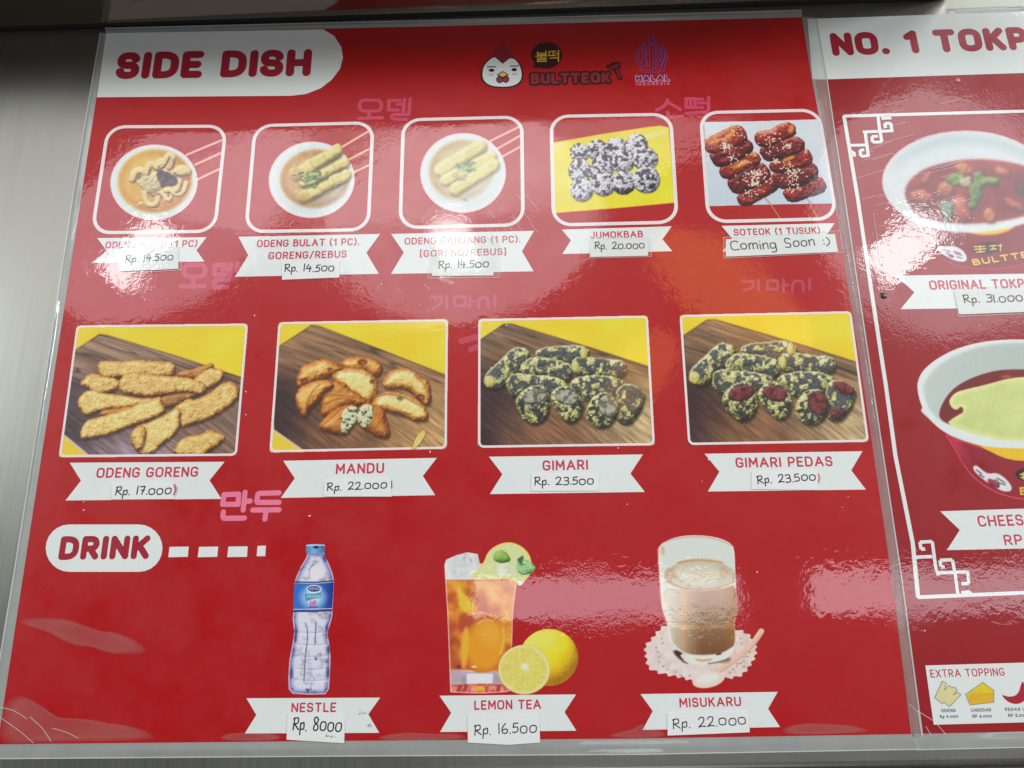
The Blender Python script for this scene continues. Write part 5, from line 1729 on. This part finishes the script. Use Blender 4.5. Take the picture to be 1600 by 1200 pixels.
    p.ell(560, 250, 60, 44, (196, 204, 170), blur=26, op=.9, wob=8)
    p.fill([(594, 330), (640, 345), (610, 378)], (226, 222, 216), 6, 1)
    G = [(0, (60, 96, 44)), (.5, (122, 160, 74)), (1, (164, 190, 110))]
    p.food([(420, 165), (440, 125), (480, 115), (520, 140), (545, 190), (490, 205), (440, 195)], G, dome=50, bump=.1, cell=30, wob=2, seed=30, sh=None)
    G2 = [(0, (60, 110, 66)), (.5, (120, 172, 110)), (1, (170, 204, 150))]
    p.food([(590, 190), (640, 178), (700, 210), (728, 248), (690, 282), (600, 286)], G2, dome=40, bump=.4, cell=20, wob=4, seed=31, sh=None)
    p.fill([(588, 180), (612, 165), (632, 148), (640, 175), (625, 200), (632, 230), (604, 205)], (56, 100, 66), 8, 1)
    # cut lemon in front
    p.ell(643, 976, 189, 181, (222, 140, 60))
    p.ell(642, 974, 186, 177, (206, 212, 156), blur=6)
    w, d = p.ell(640, 974, 166, 158, (206, 200, 112), blur=14)
    X, Y = p.X[w], p.Y[w]
    a = np.arctan2(Y - 960, X - 645)
    seg = np.clip(1 - abs(((a * 10 / (2 * math.pi)) % 1) - .5) / .06, 0, 1) * np.clip(np.hypot(X - 645, Y - 960) / 160, .2, 1)
    p.put(w, np.clip(d / 14 + .5, 0, 1) * .55, np.array((202, 196, 104)) + seg[..., None] * np.array((16, 22, 70)) + (p.noise(w, 16, 41, 2)[..., None] - .5) * 40)
    p.ell(645, 955, 30, 24, (226, 224, 196), 30, blur=16)
    p.soften(1)
    o = p.build('drink_picture', board, Z1)
    o['label'] = 'printed cut-out photo of a glass of iced lemon tea with two lemons'


def misukaru():
    p = Pic(1000, 830, 1200, 1080, 990, 825, 4.614, .7)
    # paper doily
    base = [(70, 852), (120, 805), (185, 720), (245, 690), (500, 640), (740, 722), (850, 765), (905, 890), (832, 1018), (765, 1082), (650, 1086), (560, 1145), (470, 1142), (400, 1098), (330, 1080), (225, 1062), (100, 1022), (85, 940)]
    w = p.box(base, 20)
    d = p.sdf(w, chaikin(base, 2))
    X, Y = p.X[w], p.Y[w]
    ang = np.arctan2((Y - 890) * 1.6, X - 490)
    d = d + 9 * np.sin(ang * 34) - 4
    p.put(w, np.clip(d / 5 + .5, 0, 1), np.array((214, 206, 200)) + (p.noise(w, 40, 3, 3)[..., None] - .5) * 36 - np.clip((X - 600) / 500, 0, 1)[..., None] * np.array((8, 22, 30)))
    r = random.Random(3)
    for k in range(34):
        a = k / 34 * 6.28
        x, y = 490 + 345 * math.cos(a) * r.uniform(.86, .98), 895 + 205 * math.sin(a) * r.uniform(.86, .96)
        p.ell(x, y, 8, 6, (150, 128, 124), blur=6, op=.8)
    for k in range(12):
        p.ell(r.uniform(740, 850), r.uniform(890, 1000), 8, 6, (120, 104, 96), blur=6, op=.8)
    # spoon
    p.fill([(600, 1040), (720, 960), (850, 850), (920, 745)], (214, 186, 168), 8, 2, 44)
    p.fill([(610, 1050), (730, 970), (860, 862), (930, 757)], (176, 144, 126), 10, 2, 8, .7)
    p.ell(540, 1095, 118, 56, (220, 204, 194), -12, blur=10)
    p.ell(530, 1085, 80, 32, (232, 222, 216), -12, blur=24)
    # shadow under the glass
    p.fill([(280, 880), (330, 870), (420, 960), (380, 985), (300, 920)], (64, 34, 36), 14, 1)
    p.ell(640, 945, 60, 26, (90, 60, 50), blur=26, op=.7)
    glass = [(172, 150), (200, 112), (270, 74), (360, 54), (450, 50), (540, 56), (630, 74), (700, 108), (728, 150), (734, 300), (738, 400), (748, 560), (748, 610), (726, 665), (735, 760), (738, 840), (705, 915),
             (640, 965), (540, 992), (440, 990), (380, 972), (300, 905), (258, 830), (246, 720), (240, 670), (206, 600), (196, 480)]
    w, d = p.fill(glass, (226, 214, 204), 5, 1)
    p.fill([(x * .97 + 14, y * .985 + 8) for x, y in glass], (202, 212, 204), 12, 1)
    X, Y = p.X[w], p.Y[w]
    m = np.clip(d / 6 + .3, 0, 1)
    # drink seen through the side
    bodyp = [(212, 430), (330, 450), (470, 456), (640, 444), (736, 405), (746, 570), (742, 620), (722, 665), (730, 760), (728, 840), (690, 880), (600, 908), (480, 915), (390, 905), (330, 870), (280, 810), (262, 700), (214, 600)]
    w, d = p.fill(bodyp, (160, 112, 68), 10, 1)
    X, Y = p.X[w], p.Y[w]
    t = np.clip((X - 250) / 240, 0, 1)[..., None]
    u = np.clip((Y - 430) / 480, 0, 1)[..., None]
    col = np.array((200, 200, 182)) * (1 - t) + (np.array((168, 142, 110)) * (1 - u) + np.array((104, 72, 42)) * u) * t
    s_ = np.clip((X - 640) / 100, 0, 1)[..., None]
    col = col + (np.array((150, 98, 44)) - col) * s_ * .6
    b_ = np.clip(1 - abs(Y - 715 + 20 * ((X - 490) / 240) ** 2) / 26, 0, 1)[..., None]
    col = col + b_ * np.array((28, 24, 18))
    st = np.clip(1 - abs(X - 360) / 40, 0, 1)[..., None]
    col = col + st * np.array((22, 4, -4))
    p.put(w, np.clip(d / 14 + .5, 0, 1), col)
    # drink surface
    p.ell(478, 345, 258, 112, (184, 174, 146), blur=10)
    p.ell(476, 342, 246, 100, (184, 184, 166), blur=16)
    p.ell(470, 335, 160, 70, (200, 200, 178), blur=50)
    p.fill([(320, 250), (400, 232), (490, 228), (590, 238), (640, 250)], (182, 136, 84), 12, 2, 14, .85)
    p.fill([(240, 380), (330, 428), (470, 448), (620, 432), (725, 385)], (176, 140, 92), 10, 2, 10, .85)
    for c in ((270, 330, 36, 50), (650, 320, 36, 46)):
        p.ell(*c, (186, 160, 128), blur=30, op=.7)
    p.fill([(200, 110), (300, 74), (450, 60), (600, 76), (715, 130)], (150, 130, 110), 8, 2, 6, .7)
    p.ell(205, 165, 18, 30, (186, 158, 110), blur=20, op=.8)
    # thick glass foot
    p.fill([(340, 910), (480, 930), (640, 905), (720, 850), (738, 860), (690, 925), (600, 968), (470, 985), (400, 965)], (214, 218, 212), 10, 1)
    p.fill([(430, 938), (500, 948), (570, 936), (560, 960), (470, 966)], (196, 164, 118), 10, 1)
    p.fill([(292, 872), (362, 905), (330, 915), (372, 962), (300, 910)], (58, 30, 34), 8, 1)
    p.fill([(590, 908), (636, 898), (634, 912), (596, 918)], (50, 34, 34), 6, 1)
    p.fill([(540, 978), (600, 970), (680, 945)], (110, 90, 84), 8, 1, 9)
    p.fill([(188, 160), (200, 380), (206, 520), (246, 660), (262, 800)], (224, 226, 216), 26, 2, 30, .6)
    p.soften(1)
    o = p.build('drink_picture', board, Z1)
    o['label'] = 'printed cut-out photo of a glass of pale brown drink on a lace doily'


# ---- soup bowls of the right board
def soup_bowl():
    p = Pic(1374, 200, 1640, 424, 1360, 190, 4.8, .8)
    body = [(150, 590), (300, 760), (480, 985), (560, 1050), (720, 1100), (900, 1112), (1080, 1095), (1340, 1030), (1344, 500), (300, 500)]
    p.fill(body, (196, 96, 112), 5, 1)
    w, d = p.fill([(x, y - 7) for x, y in body], (112, 12, 28), 5, 1)
    p.fill([(480, 700), (640, 800), (760, 840), (900, 852), (1020, 830), (1100, 780), (1000, 700)], (208, 174, 50), 8, 1)
    p.ell(720, 446, 632, 386, (218, 214, 212), blur=6)
    w, d = p.ell(720, 446, 624, 378, (190, 202, 202), blur=10)
    X, Y = p.X[w], p.Y[w]
    k = np.clip(1 - abs(d - 60) / 70, 0, 1)[..., None] * np.clip((430 - Y) / 200, 0, 1)[..., None]
    p.put(w, np.clip(d / 10 + .5, 0, 1), np.array((192, 204, 204)) - k * np.array((24, 18, 16)))
    ins = [(262, 560), (262, 500), (300, 430), (380, 365), (480, 325), (640, 288), (820, 274), (1000, 290), (1180, 330), (1360, 400), (1360, 660), (1180, 700), (1000, 742), (820, 762), (640, 760), (480, 745), (360, 700), (300, 640)]
    w, d = p.fill(ins, (176, 70, 60), 14, 2)
    n = p.noise(w, 120, 5, 4)[..., None]
    p.put(w, np.clip((d - 6) / 14 + .5, 0, 1), np.array((76, 20, 24)) + n * np.array((100, 50, 44)))
    d_soup = p.sdf(FULL, chaikin(ins, 2)) > 4
    O = [(0, (90, 36, 26)), (.4, (140, 70, 44)), (.7, (182, 124, 70)), (1, (206, 170, 110))]
    R_ = [(0, (80, 24, 24)), (.4, (140, 56, 50)), (.7, (176, 92, 76)), (1, (206, 140, 110))]
    G = [(0, (24, 60, 26)), (.4, (52, 110, 44)), (.7, (96, 156, 64)), (1, (150, 190, 100))]
    kw = dict(bump=.3, cell=34, wob=10, mott=.22, grow=4, sh=(6, 16, 26, .4))
    for k, (pts, rm, dm) in enumerate([
        ([(380, 440), (440, 372), (470, 390), (420, 470)], R_, 30), ([(300, 520), (420, 500), (480, 570), (420, 620), (310, 590)], R_, 50),
        ([(930, 330), (1040, 350), (1060, 410), (960, 400)], O, 40), ([(600, 600), (700, 540), (760, 640), (760, 745), (640, 745)], R_, 70),
        ([(640, 320), (700, 300), (770, 340), (780, 390), (700, 400), (650, 370)], O, 40), ([(520, 470), (580, 440), (640, 480), (620, 550), (540, 560), (508, 520)], O, 50),
        ([(560, 420), (640, 380), (720, 400), (680, 470), (600, 470)], G, 40), ([(660, 430), (760, 400), (760, 470), (700, 490)], [(0, (90, 120, 80)), (1, (206, 214, 180))], 30),
        ([(770, 380), (840, 360), (850, 420), (970, 415), (960, 470), (850, 460), (840, 520), (820, 600), (760, 590), (740, 500), (790, 440)], G, 36),
        ([(740, 600), (800, 590), (800, 640), (740, 650)], G, 30), ([(510, 610), (570, 585), (640, 600), (630, 660), (600, 740), (550, 730), (540, 660)], [(0, (50, 80, 66)), (.5, (96, 140, 116)), (1, (150, 180, 160))], 40),
        ([(860, 660), (900, 640), (950, 710), (930, 755), (870, 750)], O, 40), ([(1100, 480), (1170, 470), (1180, 540), (1120, 540)], [(0, (20, 24, 20)), (1, (70, 76, 70))], 30),
        ([(1000, 560), (1130, 600), (1160, 680), (1040, 640)], R_, 50), ([(1160, 560), (1260, 540), (1300, 620), (1200, 660)], O, 50)]):
        p.food(pts, rm, dome=dm, seed=200 + k, **kw)
    p.fill([(470, 760), (700, 800), (900, 800), (1060, 770), (1200, 730), (1360, 680)], (200, 212, 212), 10, 2, 44)
    p.rgb[d_soup] = p.rgb[d_soup] * .78 + np.array((92, 26, 28)) * .22
    p.soften(7)
    # print on the cup
    fc = [(500, 940), (520, 925), (560, 932), (640, 930), (700, 962), (730, 1010), (720, 1050), (650, 1045), (580, 1012), (520, 975)]
    p.fill(fc, (206, 206, 212), 5, 1)
    for a, b in (((560, 968), (590, 990)), ((570, 958), (605, 975)), ((640, 985), (690, 1000)), ((630, 972), (680, 985)), ((655, 1010), (690, 1022))):
        p.fill([a, b], (70, 60, 72), line=7)
    p.ell(610, 1005, 22, 12, (150, 70, 80), 20, blur=5)
    p.ell(885, 945, 112, 46, (36, 22, 26), -6, blur=5)
    for ln in ([(785, 935), (860, 932)], [(785, 955), (870, 950)], [(800, 975), (860, 972)], [(825, 930), (830, 975)], [(900, 930), (950, 925)], [(905, 955), (950, 950)], [(925, 928), (928, 955)], [(965, 925), (990, 928)], [(980, 915), (980, 965)]):
        p.fill(ln, (206, 176, 96), line=10)
    o = p.build('dish_picture', board2, z2b)
    o['label'] = 'printed cut-out photo of a white bowl of red soup with greens'
    text('lettering', 'BULTTEOK', (1522, 414.5), (1640, 397), 10.5, .24, print_mat('lettering_yellow', (212, 176, 80)), o, z2t, gap=.34)


def cheese_bowl():
    p = Pic(1430, 526, 1640, 790, 1410, 510, 4.286, .8)
    body = [(276, 705), (340, 800), (430, 962), (520, 1050), (620, 1110), (740, 1150), (860, 1165), (1010, 1168), (1010, 700), (400, 650)]
    p.fill(body, (206, 100, 116), 5, 1)
    w, d = p.fill([(x + 4, y - 7) for x, y in body], (122, 14, 32), 5, 1)
    X, Y = p.X[w], p.Y[w]
    k = np.clip(1 - abs(X - 400 - (Y - 850) * .6) / 70, 0, 1)[..., None] * np.clip((980 - Y) / 200, 0, 1)[..., None]
    p.put(w, np.clip(d / 5 + .5, 0, 1), np.array((124, 14, 32)) + k * np.array((44, 30, 44)))
    p.fill([(300, 720), (420, 760), (560, 820), (680, 880), (780, 900), (1010, 905), (1010, 790), (600, 770)], (212, 178, 40), 6, 1)
    p.fill([(320, 745), (440, 785), (560, 820), (500, 770)], (190, 90, 70), 16, 1, op=.7)
    p.fill([(98, 410), (112, 340), (150, 280), (230, 215), (350, 150), (500, 105), (680, 84), (860, 84), (1010, 96), (1010, 818), (820, 816), (680, 812), (540, 800), (420, 765), (290, 712), (200, 640), (130, 540)], (210, 222, 220), 6, 2)
    w, d = p.fill([(140, 420), (160, 350), (230, 270), (350, 190), (500, 135), (680, 104), (1010, 104), (1010, 400), (500, 440), (330, 620), (260, 660), (180, 560)], (176, 190, 186), 26, 2, op=.85)
    X, Y = p.X[w], p.Y[w]
    p.put(w, np.clip(d / 26, 0, 1) * .7, np.array((178, 192, 188)) + (np.clip((X - 200) / 600, 0, 1) * -14)[..., None])
    sauce = [(250, 610), (252, 560), (290, 480), (350, 410), (440, 355), (560, 310), (680, 286), (860, 286), (1010, 296), (1010, 700), (600, 740), (400, 690), (300, 650)]
    p.fill(sauce, (104, 28, 28), 6, 2)
    p.fill([(660, 330), (720, 320), (740, 340), (680, 348)], (150, 74, 56), 12, 1)
    ch = [(316, 505), (330, 470), (370, 436), (450, 415), (560, 390), (720, 345), (860, 334), (1010, 340), (1010, 775), (760, 768), (600, 752), (420, 702), (298, 650), (345, 612), (398, 582), (412, 548), (396, 538), (370, 558), (336, 545)]
    w, d = p.fill(ch, (182, 196, 136), 6, 1)
    n = p.noise(w, 140, 5, 3)[..., None]
    e = np.clip(1 - d / 40, 0, 1)[..., None]
    p.put(w, np.clip(d / 6 + .5, 0, 1), np.array((176, 190, 124)) + n * 24 + e * np.array((22, 16, 20)))
    p.ell(395, 560, 16, 22, (96, 40, 34), blur=10)
    p.fill([(150, 560), (290, 690), (420, 745), (560, 780), (820, 792), (1010, 792)], (206, 220, 218), 12, 2, 42)
    # print on the cup
    fc = [(476, 945), (488, 928), (510, 935), (545, 965), (580, 986), (640, 978), (700, 1020), (738, 1070), (735, 1104), (680, 1106), (610, 1070), (540, 1020), (490, 975)]
    p.fill(fc, (208, 212, 214), 5, 1)
    for a, b in (((500, 960), (535, 985)), ((520, 990), (550, 1010)), ((640, 1015), (690, 1045)), ((630, 1025), (655, 1050)), ((660, 1050), (695, 1060))):
        p.fill([a, b], (48, 60, 66), line=7)
    p.food([(575, 1030), (600, 1020), (650, 1055), (650, 1078), (600, 1065)], [(0, (60, 20, 30)), (1, (170, 60, 80))], dome=16, bump=.3, cell=12, wob=4, seed=4, sh=None)
    p.soften(1)
    p.ell(860, 990, 100, 48, (30, 16, 20), blur=5)
    for ln in ([(795, 990), (860, 985)], [(800, 1010), (860, 1008)], [(815, 980), (815, 1020)]):
        p.fill(ln, (212, 176, 80), line=10)
    for ln in ([(795, 1080), (800, 1120)], [(795, 1082), (840, 1078), (840, 1098), (800, 1100), (845, 1100), (845, 1122), (800, 1122)]):
        p.fill(ln, (212, 176, 80), line=11)
    o = p.build('dish_picture', board2, z2b)
    o['label'] = 'printed cut-out photo of a bowl topped with pale green melted cheese'


odeng_goreng()
mandu()
gimari(False)
gimari(True)
odeng_kuah()
odeng_bulat()
odeng_panjang()
jumokbab()
soteok()
bottle()
lemon_tea()
misukaru()
soup_bowl()
cheese_bowl()
